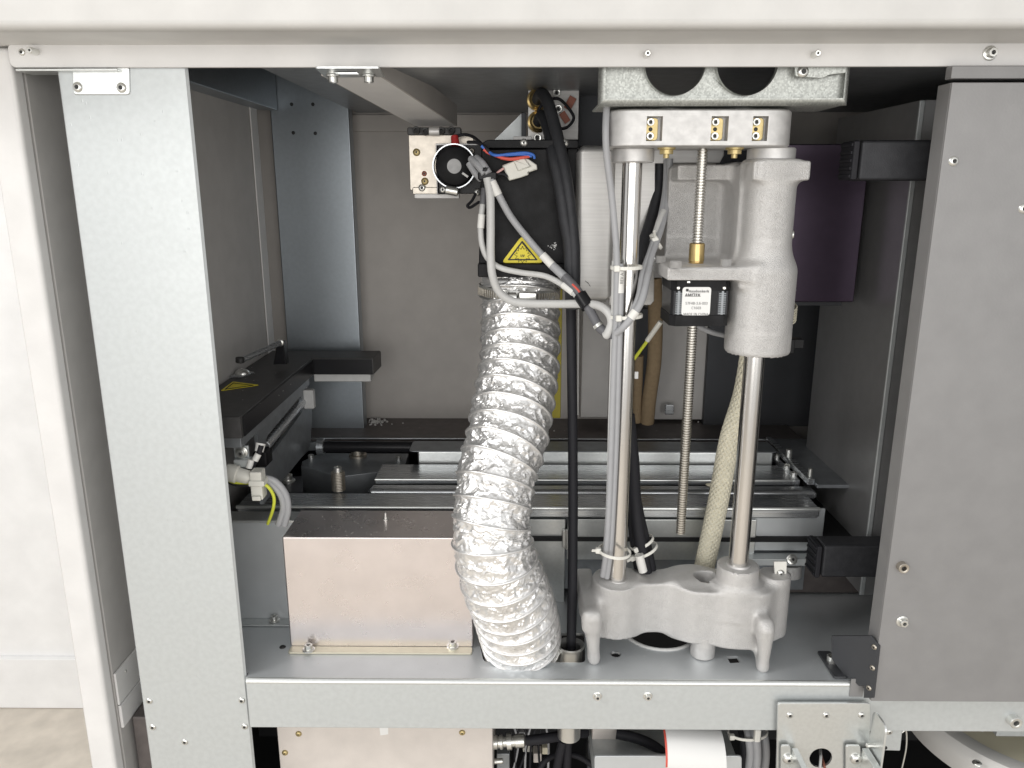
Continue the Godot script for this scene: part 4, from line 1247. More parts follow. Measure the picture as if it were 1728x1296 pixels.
func lift_unit() -> void:
	var V := func(x, y): return Vector2(x, y)
	var b := thing("top_bracket", "galvanised sheet bracket with two big round openings under the fascia", "bracket")
	var o := flat2([[1013, 40], [1446, 40], [1433, 177], [1010, 178]], 0.69)
	var holes := []
	for k in [1140, 1262]:
		var c := P(k, 106, 0.69)
		holes.append(ring2(0.0255, Vector2(c.x, c.y), 48))
	part(b, "bracket_face", plate(o, 0.69, 0.007, holes, 0.0055), M.spangled)
	var a := P(1010, 178, 0.69)
	var e := P(1433, 177, 0.69)
	part(b, "bottom_fold", MB.new().span(Vector3(a.x + 0.001, a.y + 0.001, -0.6945), Vector3(e.x - 0.001, a.y + 0.003, -0.76), 0.0005), M.spangled)
	var ear := part(b, "ear_plate", plate(soft(flat2([[1340, 90], [1432, 90], [1428, 123], [1398, 127], [1388, 132], [1342, 129]], 0.688), 0.002), 0.688, 0.0018, [], 0.0004), M.spangled)
	screw(ear, P(1355, 121, 0.688), Vector3(0, 0, 1), 0.005, "rivet")

	var l := thing("rod_lift", "cast head block with two polished steel rods and a threaded lead screw", "lift")
	var h := 0.70
	var yt := P(1190, 183, h).y
	var yb := P(1190, 247, h).y
	var y1 := P(1190, 196, h).y
	var y0 := P(1190, 238, h).y
	var xl := P(1028, 215, h).x
	var xr := P(1347, 215, h).x
	var pk := []
	for k in [[1091, 1118], [1200, 1229], [1270, 1298]]:
		pk.append([P(k[0], 216, h).x, P(k[1], 216, h).x])
	var plain := soft([V.call(xl, h), V.call(xr, h), V.call(xr, h + 0.072), V.call(xl, h + 0.072)], 0.026, 8)
	var notched := []
	var rest := []
	for p in plain:
		notched.append(p)
	# cut the three pockets into the front side of the middle layer
	var cut := []
	for i in notched.size():
		var p: Vector2 = notched[i]
		var q: Vector2 = notched[(i + 1) % notched.size()]
		cut.append(p)
		if absf(p.y - h) < 1e-5 and absf(q.y - h) < 1e-5:
			for k in pk:
				cut.append_array([V.call(k[0], h), V.call(k[0], h + 0.012), V.call(k[1], h + 0.012), V.call(k[1], h)])
	var block := MB.new()
	slab(plain, yt, yt - y1, [], 0.002, block)
	slab(cut, y1, y1 - y0, [], 0.0, block)
	block.prism(plain, Vector3(0, yb, 0), Vector3.RIGHT, Vector3.FORWARD, Vector3(0, y0 - yb, 0), [], 0.0015)
	block.cyl(Vector3(LX, yb, -LH + 0.002), Vector3(LX, yb - 0.0125, -LH + 0.002), 0.0195, 40, 0.001)
	block.cyl(Vector3(RX + 0.0005, yb, -RH), Vector3(RX + 0.0005, yb - 0.0105, -RH), 0.0212, 40, 0.001)
	var hb := part(l, "head_block", block, M.machined)
	for k in pk:
		var cx: float = (k[0] + k[1]) * 0.5 - 0.0012
		var cy := (y0 + y1) * 0.5
		var bp := part(hb, "brass_plate", plate(rrect(k[1] - k[0] - 0.003, y1 - y0 - 0.0015, 0.003, V.call(cx, cy)), h + 0.0072, 0.004, [], 0.0004), M.dull_brass)
		for s in [1.0, -1.0]:
			screw(bp, Vector3(cx - 0.0016, cy + s * 0.0058, -h - 0.0072), Vector3(0, 0, 1), 0.0032, "socket")
		screw(bp, Vector3(cx - 0.001, cy, -h - 0.0073), Vector3(0, 0, 1), 0.0018, "rivet", M.dark_steel_and_shade)
	for px in [1128, 1248]:
		var p := P(px, 182, 0.733)
		part(l, "top_cap", MB.new().cyl(Vector3(p.x, yt - 0.001, -0.733), Vector3(p.x, yt + 0.004, -0.733), 0.0135, 32, 0.002), M.cast)
	for px in [1125, 1240]:
		var p := P(px, 247, 0.722)
		var nb := part(l, "lock_nut", MB.new().lathe([V.call(0, 0.0), V.call(0.009, 0.0), V.call(0.009, -0.0015), V.call(0.0068, -0.002), V.call(0.0068, -0.0055), V.call(0.003, -0.0056), V.call(0.003, -0.009), V.call(0, -0.009)], Vector3(p.x, yb, -0.722), Vector3.UP, 6, 1.0, 2.0), M.dull_brass)
		nb.name = nb.name
	part(l, "left_rod", MB.new().cyl(Vector3(LX, yb - 0.01, -LH), Vector3(LX, -0.43, -LH), 0.0093, 64, 0.0008), M.chrome)
	part(l, "right_rod", MB.new().cyl(Vector3(RX, yb - 0.01, -RH), Vector3(RX, -0.43, -RH), 0.0098, 64, 0.0008), M.chrome)
	# the lead screw: a thread profile turned round its axis
	var prof := [V.call(0, 0)]
	var ytop := yb + 0.002
	var ybot := P(1147, 899, SH).y
	var pitch := 0.0026
	var n := int((ytop - ybot) / pitch)
	var core := 0.0037
	for i in n:
		var s := i * pitch
		var slim := 0.0002 if i < 12 else 0.0
		prof.append_array([V.call(core + 0.0012 - slim, s), V.call(core + 0.0012 - slim, s + pitch * 0.35), V.call(core, s + pitch * 0.6), V.call(core, s + pitch * 0.85)])
	prof.append(V.call(core, n * pitch))
	part(l, "lead_screw", MB.new().lathe(prof, Vector3(SX, ybot, -SH), Vector3.UP, 24, 1.0, 2.0), M.screw_thread)

	var d := thing("drive_cover", "satin brushed aluminium cover block behind the left lift rod", "cover")
	part(d, "cover_block", blk(974, 245, 1034, 511, 0.80, 0.07, 0.007), M.brushed)
	part(d, "cover_plate", plate(flat2([[1028, 246], [1222, 246], [1222, 262], [1215, 275], [1106, 276], [1104, 508], [1098, 515], [1028, 515]], 0.806), 0.806, 0.006, [], 0.0008), M.brushed)
	var sc := MB.new()
	sc.box(P(990, 476, 0.7998), Vector3(0.004, 0.0006, 0.0004), 0.0, Basis(Vector3(0, 0, 1), -0.7))
	sc.box(P(994, 480, 0.7998), Vector3(0.005, 0.0006, 0.0004), 0.0, Basis(Vector3(0, 0, 1), -1.0))
	part(d, "scratch", sc, M.dark_steel_and_shade)


func carriage() -> void:
	var field := func(p: Vector3) -> float:
		var d := sd_cyl(p, 0.2300, 0.727, 0.0220, -0.147, 0.0238)
		d = smin(d, sd_box(p, Vector3(0.207, 0.0075, -0.707), Vector3(0.2575, 0.0242, -0.735)), 0.008)
		d = smin(d, sd_cyl(p, 0.2275, 0.728, 0.0240, -0.147, -0.075), 0.03)
		d = smin(d, sd_box(p, Vector3(0.150, 0.008, -0.757), Vector3(0.226, 0.0225, -0.792)), 0.006)
		d = smin(d, sd_box(p, Vector3(0.148, -0.070, -0.787), Vector3(0.208, 0.020, -0.796), 0.001), 0.004)
		d = smin(d, sd_box(p, Vector3(0.204, -0.070, -0.735), Vector3(0.214, 0.022, -0.792)), 0.010)
		d = smin(d, sd_box(p, Vector3(0.1345, -0.0805, -0.7015), Vector3(0.218, -0.0685, -0.790), 0.0012), 0.008)
		d = smin(d, sd_box(p, Vector3(0.202, -0.088, -0.7055), Vector3(0.226, -0.070, -0.722)), 0.008)
		d = smin(d, sd_box(p, Vector3(0.200, -0.118, -0.736), Vector3(0.222, -0.075, -0.748)), 0.010)
		d = smin(d, sd_box(p, Vector3(0.230, -0.148, -0.711), Vector3(0.2530, -0.133, -0.738)), 0.006)
		return d
	var c := thing("lift_carriage", "rough cast aluminium carriage sleeve riding on the right rod with motor shelf", "carriage")
	part(c, "casting", nets(field, Vector3(0.131, -0.152, -0.80), Vector3(0.268, 0.032, -0.696), 0.0021), M.cast)
	part(c, "shelf_rim", MB.new().lathe([Vector2(0.0, 0.0006), Vector2(0.0135, 0.0006), Vector2(0.0145, 0.0)], Vector3(0.1685, -0.0684, -0.737), Vector3.UP, 36), M.machined)
	part(c, "brass_nut", MB.new().lathe([Vector2(0, 0.019), Vector2(0.0062, 0.019), Vector2(0.0071, 0.0182), Vector2(0.0072, 0.0022), Vector2(0.0066, 0.0018), Vector2(0.0066, 0.001), Vector2(0.0074, 0.0006), Vector2(0.007, 0), Vector2(0, 0)], Vector3(SX, -0.068, -SH), Vector3.UP, 40), M.brass)
	for k in [[1140, 452], [1224, 449], [1114, 443]]:
		screw(c, on(k[0], k[1], -0.0686), Vector3.UP, 0.0052, "socket", M.cast)
	screw(c, P(1330, 396, 0.725), Vector3(1, 0, 0.2), 0.004, "socket")
	var wb := part(c, "wing_bolt", MB.new().cyl(P(1322, 487, 0.735), P(1331, 486, 0.733), 0.0052, 20), M.zinc)
	part(wb, "wing", plate(flat2([[1330, 493], [1345, 489], [1336, 500], [1326, 502]], 0.735), 0.735, 0.004, [], 0.0005), M.rail_steel)
	var s := part(c, "limit_switch", blk(1332, 573, 1340, 597, 0.712, 0.02, 0.0008), M.black)
	part(s, "switch_tongue", blk(1339, 573, 1356, 588, 0.718, 0.012, 0.0006), M.black)
	# the stepper motor under the shelf
	var V := func(x, y): return Vector2(x, y)
	var m := thing("stepper_motor", "square black stepper motor with white maker's label, hanging under the carriage shelf", "motor")
	var r := 0.0272
	var ch := 0.005
	var sq := [V.call(SX - r + ch, SH - r), V.call(SX + r - ch, SH - r), V.call(SX + r, SH - r + ch), V.call(SX + r, SH + r - ch), V.call(SX + r - ch, SH + r), V.call(SX - r + ch, SH + r), V.call(SX - r, SH + r - ch), V.call(SX - r, SH - r + ch)]
	part(m, "top_cap", slab(sq, -0.081, 0.0095, [], 0.0006), M.black)
	var r2 := 0.0266
	var lam := []
	for p in sq:
		lam.append(V.call(SX, SH) + (p - V.call(SX, SH)) * 0.975)
	part(m, "core_stack", slab(lam, -0.0905, 0.0225, [], 0.0), M.black_gloss)
	for sx in [-1.0, 1.0]:
		for i in 3:
			var x: float = SX + sx * (0.0165 + i * 0.0036)
			part(m, "core_rib", MB.new().span(Vector3(x - 0.0013, -0.0905, -(SH - r2) + 0.0006), Vector3(x + 0.0013, -0.113, -(SH - r2) - 0.004), 0.0006), M.tube_black if i != 1 else M.slate)
		for i in 12:
			part(m, "core_layer", MB.new().span(Vector3(SX + sx * 0.0198 - 0.0032, -0.0925 - i * 0.0017, -(SH - r2) + 0.0008), Vector3(SX + sx * 0.0198 + 0.0032, -0.0934 - i * 0.0017, -(SH - r2) - 0.002), 0.0001), M.slate)
	part(m, "bottom_cap", slab(sq, -0.113, 0.0105, [], 0.0006), M.black)
	for k in [-1.0, 1.0]:
		part(m, "cap_bolt", MB.new().cyl(Vector3(SX + k * 0.021, -0.088, -(SH - r) - 0.001), Vector3(SX + k * 0.021, -0.088, -(SH - r) + 0.0008), 0.0016, 14), M.zinc)
	part(m, "cap_bolt", MB.new().span(Vector3(SX - 0.0135, -0.0815, -(SH - r) + 0.0006), Vector3(SX - 0.0105, -0.0835, -(SH - r) - 0.001), 0.0004), M.zinc)
	var lh := SH - r - 0.0006
	var lc := P(1175, 508.5, lh)
	var lb := part(m, "maker_label", plate(rrect(0.0262, 0.0262, 0.0026, V.call(lc.x, lc.y)), lh, 0.0008, [], 0.0001), M.paper)
	var ft := lc + Vector3(0, 0, 0.0001)
	lettering(lb, "Haydonkerk", ft + Vector3(0.0018, 0.0092, 0), 0.0030, M.ink_grey, "Droid Sans", Basis.IDENTITY, HORIZONTAL_ALIGNMENT_CENTER, true)
	part(lb, "square_mark", plate(rrect(0.0024, 0.0024, 0.0003, V.call(lc.x - 0.0089, lc.y + 0.0103)), lh - 0.0002, 0.0002, [ring2(0.0007, V.call(lc.x - 0.0089, lc.y + 0.0103), 12)], 0.0), M.ink_grey)
	lettering(lb, "AMETEK", ft + Vector3(-0.0036, 0.0058, 0), 0.0036, M.ink, "Droid Sans", Basis.IDENTITY, HORIZONTAL_ALIGNMENT_CENTER, true)
	part(lb, "underline", MB.new().box(ft + Vector3(-0.0036, 0.0047, 0.0001), Vector3(0.0145, 0.0004, 0.0002), 0.0), M.ink_grey)
	lettering(lb, "57F4B-3.6-003", ft + Vector3(0.0003, -0.0019, 0), 0.0024, M.ink_grey)
	lettering(lb, "C1603", ft + Vector3(0.0003, -0.0062, 0), 0.0024, M.ink_grey)
	lettering(lb, "MADE IN CHINA", ft + Vector3(0.0003, -0.0121, 0), 0.0017, M.ink_grey)
	solo("motor_lead", "grey cable running from behind the stepper motor to the cast sleeve", "cable", MB.new().tube(cat(pts([[1165, 545, 0.76], [1180, 552, 0.762], [1205, 562, 0.765], [1245, 570, 0.768]])), 0.0027, 10), M.cable_grey)


func taper(p: Vector3, a: Vector3, b: Vector3, ra: float, rb: float) -> float:
	var t := clampf((p - a).dot(b - a) / (b - a).length_squared(), 0.0, 1.0)
	return p.distance_to(a.lerp(b, t)) - lerpf(ra, rb, t)


func base_block() -> void:
	var field := func(p: Vector3) -> float:
		var top := -0.4005 + 0.002 * sin(p.x * 40.0)
		var d := sd_cyl(p, 0.1035, 0.743, 0.0235, -0.459, top)
		d = smin(d, sd_stadium(p, Vector2(0.1035, 0.747), Vector2(0.188, 0.752), 0.0165, -0.459, -0.4015), 0.014)
		d = smin(d, sd_stadium(p, Vector2(0.190, 0.743), Vector2(0.243, 0.7375), 0.0275, -0.462, -0.4015), 0.018)
		d = smin(d, sd_cyl(p, 0.2295, 0.735, 0.0265, -0.461, -0.398), 0.010)
		d = smin(d, sd_cyl(p, RX, 0.730, 0.0212, -0.43, -0.377), 0.007)
		d = smin(d, sd_cyl(p, 0.2725, 0.743, 0.0155, -0.462, -0.394), 0.012)
		# fins with their feet
		d = smin(d, sd_box(p, Vector3(0.0665, -0.440, -0.703), Vector3(0.0835, -0.418, -0.80), 0.003), 0.010)
		d = smin(d, taper(p, Vector3(0.0755, -0.427, -0.7085), Vector3(0.0795, -0.4758, -0.7095), 0.0094, 0.0050), 0.006)
		d = smin(d, taper(p, Vector3(0.0755, -0.43, -0.745), Vector3(0.0790, -0.4740, -0.714), 0.0092, 0.0050), 0.008)
		d = smin(d, sd_box(p, Vector3(0.2435, -0.442, -0.695), Vector3(0.2565, -0.421, -0.74), 0.003), 0.008)
		d = smin(d, taper(p, Vector3(0.2502, -0.431, -0.6965), Vector3(0.2520, -0.4762, -0.6985), 0.0090, 0.0048), 0.006)
		d = smin(d, taper(p, Vector3(0.2502, -0.44, -0.735), Vector3(0.2520, -0.4760, -0.702), 0.0088, 0.0046), 0.008)
		d = maxf(d, -sd_cyl(p, 0.1975, 0.743, 0.0115, -0.425, -0.38))
		return d
	var b := thing("base_block", "rough cast grey base block with finned feet that holds both rod ends", "block")
	part(b, "casting", nets(field, Vector3(0.062, -0.486, -0.806), Vector3(0.293, -0.372, -0.684), 0.0021), M.cast)
	part(b, "rod_collar", MB.new().lathe([Vector2(0.0, 0.0024), Vector2(0.0112, 0.0024), Vector2(0.0118, 0.0)], Vector3(LX, -0.4005, -LH), Vector3.UP, 40), M.machined)
	part(b, "rod_collar", MB.new().lathe([Vector2(0.0, 0.0024), Vector2(0.0118, 0.0024), Vector2(0.0124, 0.0)], Vector3(RX, -0.3775, -RH), Vector3.UP, 40), M.machined)
	part(b, "foot_stub", MB.new().cyl(Vector3(0.1965, -0.455, -0.727), Vector3(0.1965, DECK + 0.0005, -0.727), 0.0128, 40, 0.001), M.machined)
	var t := part(b, "switch_tab", plate(soft(flat2([[1306, 948], [1328, 948], [1327, 977], [1308, 977]], 0.742), 0.001), 0.742, 0.002, [], 0.0003), M.nylon)
	screw(t, P(1317, 967, 0.742), Vector3(0, 0, 1), 0.0042, "pan")
	part(t, "tab_foot", blk(1307, 974, 1327, 982, 0.737, 0.008, 0.0005), M.nylon)


func tie(label: String, px: float, py: float, h: float, rx: float, rz: float, tilt := 0.0, head_angle := 2.4, tail := 0.012) -> void:
	var t := thing("cable_tie", label, "cable tie")
	var c := P(px, py, h)
	var o := Basis(Vector3(0, 0, 1), tilt)
	var band := MB.new()
	var n := 28
	for i in n:
		var a0 := TAU * i / n
		var a1 := TAU * (i + 1) / n
		var p0 := Vector3(cos(a0) * rx, 0, sin(a0) * rz)
		var p1 := Vector3(cos(a1) * rx, 0, sin(a1) * rz)
		var d := (p1 - p0).normalized()
		band.box(c + o * ((p0 + p1) * 0.5), Vector3((p1 - p0).length() * 1.06, 0.0034, 0.0012), 0.0003, o * Basis(d, Vector3.UP, d.cross(Vector3.UP)))
	part(t, "tie_band", band, M.nylon)
	var hp := Vector3(cos(head_angle) * rx * 1.06, 0, sin(head_angle) * rz * 1.06)
	part(t, "tie_head", MB.new().box(c + o * hp, Vector3(0.0058, 0.0062, 0.0048), 0.001, o), M.nylon)
	if tail > 0.0:
		var td := Vector3(cos(head_angle), 0.15, 0.5).normalized()
		part(t, "tie_tail", MB.new().box(c + o * (hp + td * tail * 0.5), Vector3(tail, 0.003, 0.001), 0.0003, o * Basis(td, Vector3.UP, td.cross(Vector3.UP)).orthonormalized()), M.nylon)


func cables() -> void:
	# the three grey cables in front of the black housing
	var clip := thing("cable_clip", "black plastic clip gathering the grey cables on the housing's left edge", "clip")
	part(clip, "clip_body", MB.new().box(P(823, 297, 0.79), Vector3(0.019, 0.009, 0.014), 0.002), M.black_gloss)
	part(clip, "clip_jaw", MB.new().box(P(819, 288, 0.788), Vector3(0.009, 0.007, 0.013), 0.0025, Basis(Vector3(0, 0, 1), 0.5)), M.black_gloss)
	for k in [[[795, 268, 0.80], [806, 278, 0.79], [818, 294, 0.784], "middle"], [[804, 267, 0.80], [814, 276, 0.79], [825, 293, 0.784], "uppermost"], [[792, 276, 0.80], [801, 290, 0.795], [812, 302, 0.79], "lowest, shaded"]]:
		solo("short_cable", "%s of the short grey cable ends bent from fan into black clip" % k[3], "cable", MB.new().tube(cat(pts(k.slice(0, 3))), 0.0036, 12), M.cable_grey, "cable ends between fan and clip")
	var a := thing("grey_cable", "pale grey cable hanging straight from the clip and looping right across the clamp", "cable")
	part(a, "cable_run", MB.new().tube(cat(pts([[822, 300, 0.785], [827, 330, 0.784], [828, 380, 0.784], [828, 430, 0.785], [831, 465, 0.786], [842, 492, 0.790], [862, 507, 0.792], [890, 512, 0.790], [940, 513, 0.775], [985, 513, 0.755], [1010, 516, 0.742], [1026, 527, 0.732], [1032, 544, 0.728], [1026, 562, 0.728], [1022, 566, 0.73]])), 0.0042, 14), M.cable_light)
	var b := thing("grey_cable", "grey cable with white and black sleeves crossing the warning triangle diagonally", "cable")
	part(b, "cable_run", MB.new().tube(cat(pts([[829, 303, 0.786], [842, 330, 0.786], [862, 366, 0.787], [890, 402, 0.787], [918, 434, 0.785], [940, 455, 0.78]])), 0.0036, 14), M.cable_grey)
	part(b, "white_marker", MB.new().tube(pts([[830, 306, 0.7855], [841, 329, 0.7855]]), 0.0042, 14), M.sleeve)
	part(b, "white_marker", MB.new().tube(pts([[915, 430, 0.7855], [933, 449, 0.7825]]), 0.0043, 14), M.sleeve)
	part(b, "grey_sleeve", MB.new().tube(cat(pts([[932, 448, 0.7825], [945, 460, 0.778], [958, 472, 0.772]])), 0.0044, 14), M.cable_grey)
	part(b, "black_sheath", MB.new().tube(cat(pts([[953, 467, 0.773], [966, 481, 0.766], [976, 493, 0.760], [988, 512, 0.752], [1001, 534, 0.743], [1012, 553, 0.737], [1030, 565, 0.730], [1040, 562, 0.727]])), [0.0052], 14) if false else MB.new().tube(cat(pts([[953, 467, 0.773], [966, 481, 0.766], [976, 493, 0.760], [988, 512, 0.752], [1001, 534, 0.743], [1012, 553, 0.737], [1030, 565, 0.730], [1040, 562, 0.727]])), 0.0046, 14), M.sheath)
	part(b, "black_ferrule", MB.new().tube(pts([[979, 498, 0.757], [992, 518, 0.749]]), 0.0072, 8), M.black_gloss)
	part(b, "bare_wire", MB.new().tube(cat(pts([[966, 480, 0.762], [975, 489, 0.757], [983, 500, 0.752]])), 0.0012, 8), M.wire_red)
	part(b, "steel_band", MB.new().tube(pts([[1008, 547, 0.738], [1011, 551.5, 0.737]]), 0.0053, 12), M.zinc)
	var c := thing("grey_cable", "slim pale cable curling from the housing's left edge rightwards below the triangle", "cable")
	part(c, "cable_run", MB.new().tube(cat(pts([[817, 330, 0.795], [812, 365, 0.792], [811, 390, 0.790], [814, 415, 0.790], [824, 437, 0.790], [845, 452, 0.788], [880, 460, 0.785], [920, 466, 0.782], [950, 481, 0.772], [968, 494, 0.762], [982, 512, 0.755]])), 0.0030, 12), M.cable_light)
	part(c, "white_marker", MB.new().tube(cat(pts([[813, 362, 0.7915], [811, 385, 0.790]])), 0.0037, 12), M.sleeve)
	part(c, "white_marker", MB.new().tube(cat(pts([[951, 481, 0.7715], [968, 494, 0.7615]])), 0.0037, 12), M.sleeve)
	part(c, "black_sleeve", MB.new().tube(cat(pts([[818, 318, 0.796], [815, 345, 0.793]])), 0.0036, 12), M.sheath)
	# long black tube into the deck pipe
	solo("black_tube", "long straight black tube hanging right of the foil hose into the deck pipe", "tube", MB.new().tube(cat(pts([[963, 470, 0.80], [964, 560, 0.797], [966, 700, 0.783], [967, 850, 0.765], [966, 980, 0.752], [964, 1085, 0.74], [963, 1110, 0.735]])), 0.0052, 16), M.rubber)
	solo("thin_rod", "thin pale wire running straight down beside the long black tube", "wire", MB.new().tube(pts([[976, 505, 0.85], [975, 700, 0.85]]), 0.0012, 8), M.cable_light)
	# bundle along the left rod
	var g1 := thing("grey_cable", "thin grey cable running down the left rod's left side from the top bracket", "cable")
	part(g1, "cable_run", MB.new().tube(cat(pts([[1024, 176, 0.715], [1022, 220, 0.71], [1024, 265, 0.712], [1031, 320, 0.716], [1037, 380, 0.718], [1041, 440, 0.72], [1040, 520, 0.722], [1036, 620, 0.724], [1032, 740, 0.726], [1028, 850, 0.728], [1023, 930, 0.73], [1017, 972, 0.735]])), 0.0031, 12), M.cable_grey)
	var g2 := thing("grey_cable", "grey cable with a printed white sleeve strapped to the left rod's front", "cable")
	part(g2, "cable_run", MB.new().tube(cat(pts([[1047, 445, 0.722], [1047, 520, 0.722], [1044, 620, 0.724], [1040, 740, 0.727], [1035, 850, 0.729], [1030, 930, 0.731], [1024, 975, 0.735]])), 0.0029, 12), M.cable_grey)
	var mk := part(g2, "white_marker", MB.new().tube(pts([[1046.5, 457, 0.7215], [1046.5, 494, 0.7215]]), 0.0036, 14), M.sleeve)
	lettering(mk, "REV A", P(1049.5, 470, 0.7165), 0.0040, M.ink_grey, "Droid Sans", Basis(Vector3(0, 0, 1), PI / 2))
	solo("white_cable", "thin white cable squeezed between the grey cables and left rod", "cable", MB.new().tube(cat(pts([[1036, 440, 0.73], [1034, 560, 0.728], [1030, 700, 0.729], [1026, 850, 0.731], [1020, 940, 0.734]])), 0.0022, 10), M.cable_light)
	var g3 := thing("grey_cable", "grey cable looping down from behind the head block to the left rod's strap", "cable")
	part(g3, "cable_run", MB.new().tube(cat(pts([[1130, 268, 0.80], [1129, 310, 0.80], [1124, 350, 0.79], [1114, 390, 0.77], [1100, 430, 0.75], [1092, 470, 0.735], [1084, 505, 0.722], [1070, 530, 0.716], [1052, 552, 0.716], [1040, 562, 0.720]])), 0.0034, 12), M.cable_grey)
	part(g3, "white_marker", MB.new().tube(pts([[1073, 525, 0.7165], [1064, 537, 0.716]]), 0.0042, 12), M.sleeve)
	var g4 := thing("grey_cable", "second thinner grey cable crossing the left rod beside the plastic strap", "cable")
	part(g4, "cable_run", MB.new().tube(cat(pts([[1124, 270, 0.805], [1122, 320, 0.80], [1113, 370, 0.78], [1098, 420, 0.755], [1084, 460, 0.74], [1077, 500, 0.728], [1062, 535, 0.72], [1046, 556, 0.721]])), 0.0026, 12), M.cable_grey)
	part(g4, "light_sleeve", MB.new().tube(cat(pts([[1120, 356, 0.785], [1113, 371, 0.778], [1106, 395, 0.768]])), 0.0031, 12), M.cable_light)
	for k in [["thick black cable bending down left behind the lead screw's top", [[1112, 268, 0.815], [1111, 310, 0.812], [1104, 350, 0.805], [1092, 390, 0.795], [1080, 425, 0.785], [1074, 470, 0.78]], 0.0055], ["thick black cable right of its twin, passing behind the grey cables", [[1122, 268, 0.825], [1122, 310, 0.82], [1118, 350, 0.815], [1106, 400, 0.81], [1090, 440, 0.80], [1080, 480, 0.79]], 0.0055]]:
		solo("black_cable", k[0], "cable", MB.new().tube(cat(pts(k[1])), k[2], 14), M.tube_black, "black cables behind the lead screw")
	# black bundle below
	var bb := [[[[1060, 700, 0.765], [1068, 780, 0.765], [1071, 840, 0.765], [1078, 900, 0.762], [1090, 966, 0.76]], 0.0068], [[[1070, 830, 0.772], [1080, 880, 0.77], [1092, 930, 0.768], [1100, 972, 0.765]], 0.0062], [[[1064, 760, 0.78], [1066, 840, 0.775], [1070, 900, 0.77], [1080, 968, 0.766]], 0.0058]]
	var bl := ["longest black cable of the bundle behind the left rod's foot", "black cable at the right edge of the bundle by the base block", "black cable nearest the left rod in the lower bundle"]
	for i in 3:
		solo("black_cable", bl[i], "cable", MB.new().tube(cat(pts(bb[i][0])), bb[i][1], 14), M.rubber, "black cables behind the left rod's foot")
	solo("marker_sleeve", "short clear marker sleeve among the black cables by the base block", "sleeve", MB.new().tube(pts([[1078, 936, 0.752], [1085, 964, 0.752]]), 0.0048, 12), M.sleeve)
	solo("thin_wire", "thin dark wire bowed right of the left rod above the black cables", "wire", MB.new().tube(cat(pts([[1066, 690, 0.77], [1070, 760, 0.77], [1071, 835, 0.768]])), 0.0015, 8), M.rubber)
	tie("white cable tie round the left rod and cables level with the motor shelf", 1057, 451, 0.729, 0.0145, 0.0135, 0.02, 2.3, 0.0)
	tie("white cable tie round the left rod and cables below the motor's label", 1056, 533, 0.73, 0.0155, 0.0140, 0.04, 2.1, 0.0)
	tie("white cable tie round the left rod just above the base block", 1037, 930, 0.732, 0.0165, 0.0160, -0.1, 3.0, 0.008)
	tie("white cable tie slanting round the black cables, upper of the pair", 1083, 915, 0.768, 0.0135, 0.0115, 0.5, 2.2, 0.0)
	tie("white cable tie slanting round the black cables, lower of the pair", 1086, 928, 0.768, 0.0155, 0.0135, 0.45, 2.6, 0.008)
	tie("small white cable tie round the grey cables beside the lead screw", 1107, 408, 0.767, 0.0085, 0.0075, -0.9, 2.0, 0.014)
	solo("steel_stud", "short steel stud joining the cover plate to the motor shelf", "stud", MB.new().cyl(P(1095, 438, 0.79), P(1112, 437, 0.785), 0.0042, 16), M.zinc)
	solo("glue_spot", "small yellowish glue spot on the grey rail beside the cream cloth hose", "spot", MB.new().lathe([Vector2(0, 0.0018), Vector2(0.003, 0.0015), Vector2(0.006, 0)], on(1199, 818, -0.3485), Vector3.UP, 16), M.cream)
	# cloth hoses
	var braid := cat(pts([[1272, 560, 0.83], [1256, 660, 0.825], [1232, 740, 0.818], [1217, 820, 0.81], [1203, 890, 0.802], [1190, 950, 0.795], [1184, 985, 0.79]]), 10)
	var rp := thing("cloth_hose", "cream braided cloth hose slanting down behind the right rod to the base block", "hose")
	part(rp, "hose_body", MB.new().tube(braid, 0.0102, 22), M.rope)
	var strands := MB.new()
	for s in 12:
		for dirn in [-1.0, 1.0]:
			var line := []
			for i in range(0, braid.size()):
				var f := float(i) / (braid.size() - 1)
				var a0: float = TAU * (s / 12.0 + dirn * f * 4.0)
				var t: Vector3 = (braid[mini(i + 1, braid.size() - 1)] - braid[maxi(i - 1, 0)]).normalized()
				var u := t.cross(Vector3(0, 0, 1)).normalized()
				line.append(braid[i] + (u * cos(a0) + t.cross(u) * sin(a0)) * 0.0099)
			strands.tube(cat(line, 2), 0.0017, 5)
	part(rp, "braid_strand", strands, M.rope).set_meta("kind", "stuff")
	solo("felt_hose", "brown felt wrapped hose standing on the rear ledge behind the motor", "hose", MB.new().tube(cat(pts([[1104, 470, 1.03], [1106, 540, 1.03], [1104, 610, 1.035], [1096, 670, 1.04], [1092, 712, 1.05]])), 0.0098, 16), M.felt)
	solo("felt_hose", "slimmer brown felt hose just right of the left rod at the rear", "hose", MB.new().tube(cat(pts([[1078, 600, 1.04], [1076, 660, 1.045], [1074, 712, 1.05]])), 0.0065, 14), M.felt)
	var e := thing("earth_wire", "yellow green earth wire with clear sleeve slanting left below the motor", "wire")
	part(e, "wire_run", MB.new().tube(pts([[1114, 545, 0.82], [1094, 573, 0.83], [1070, 606, 0.84]]), 0.0019, 10), M.wire_yellow)
	part(e, "clear_sleeve", MB.new().tube(pts([[1115, 543, 0.819], [1092, 575, 0.829]]), 0.0028, 10), M.connector)
	solo("wire_tag", "tiny white tag on a wire right of the left rod", "tag", MB.new().box(P(1074, 633, 0.82), Vector3(0.004, 0.008, 0.003), 0.0005), M.paper)
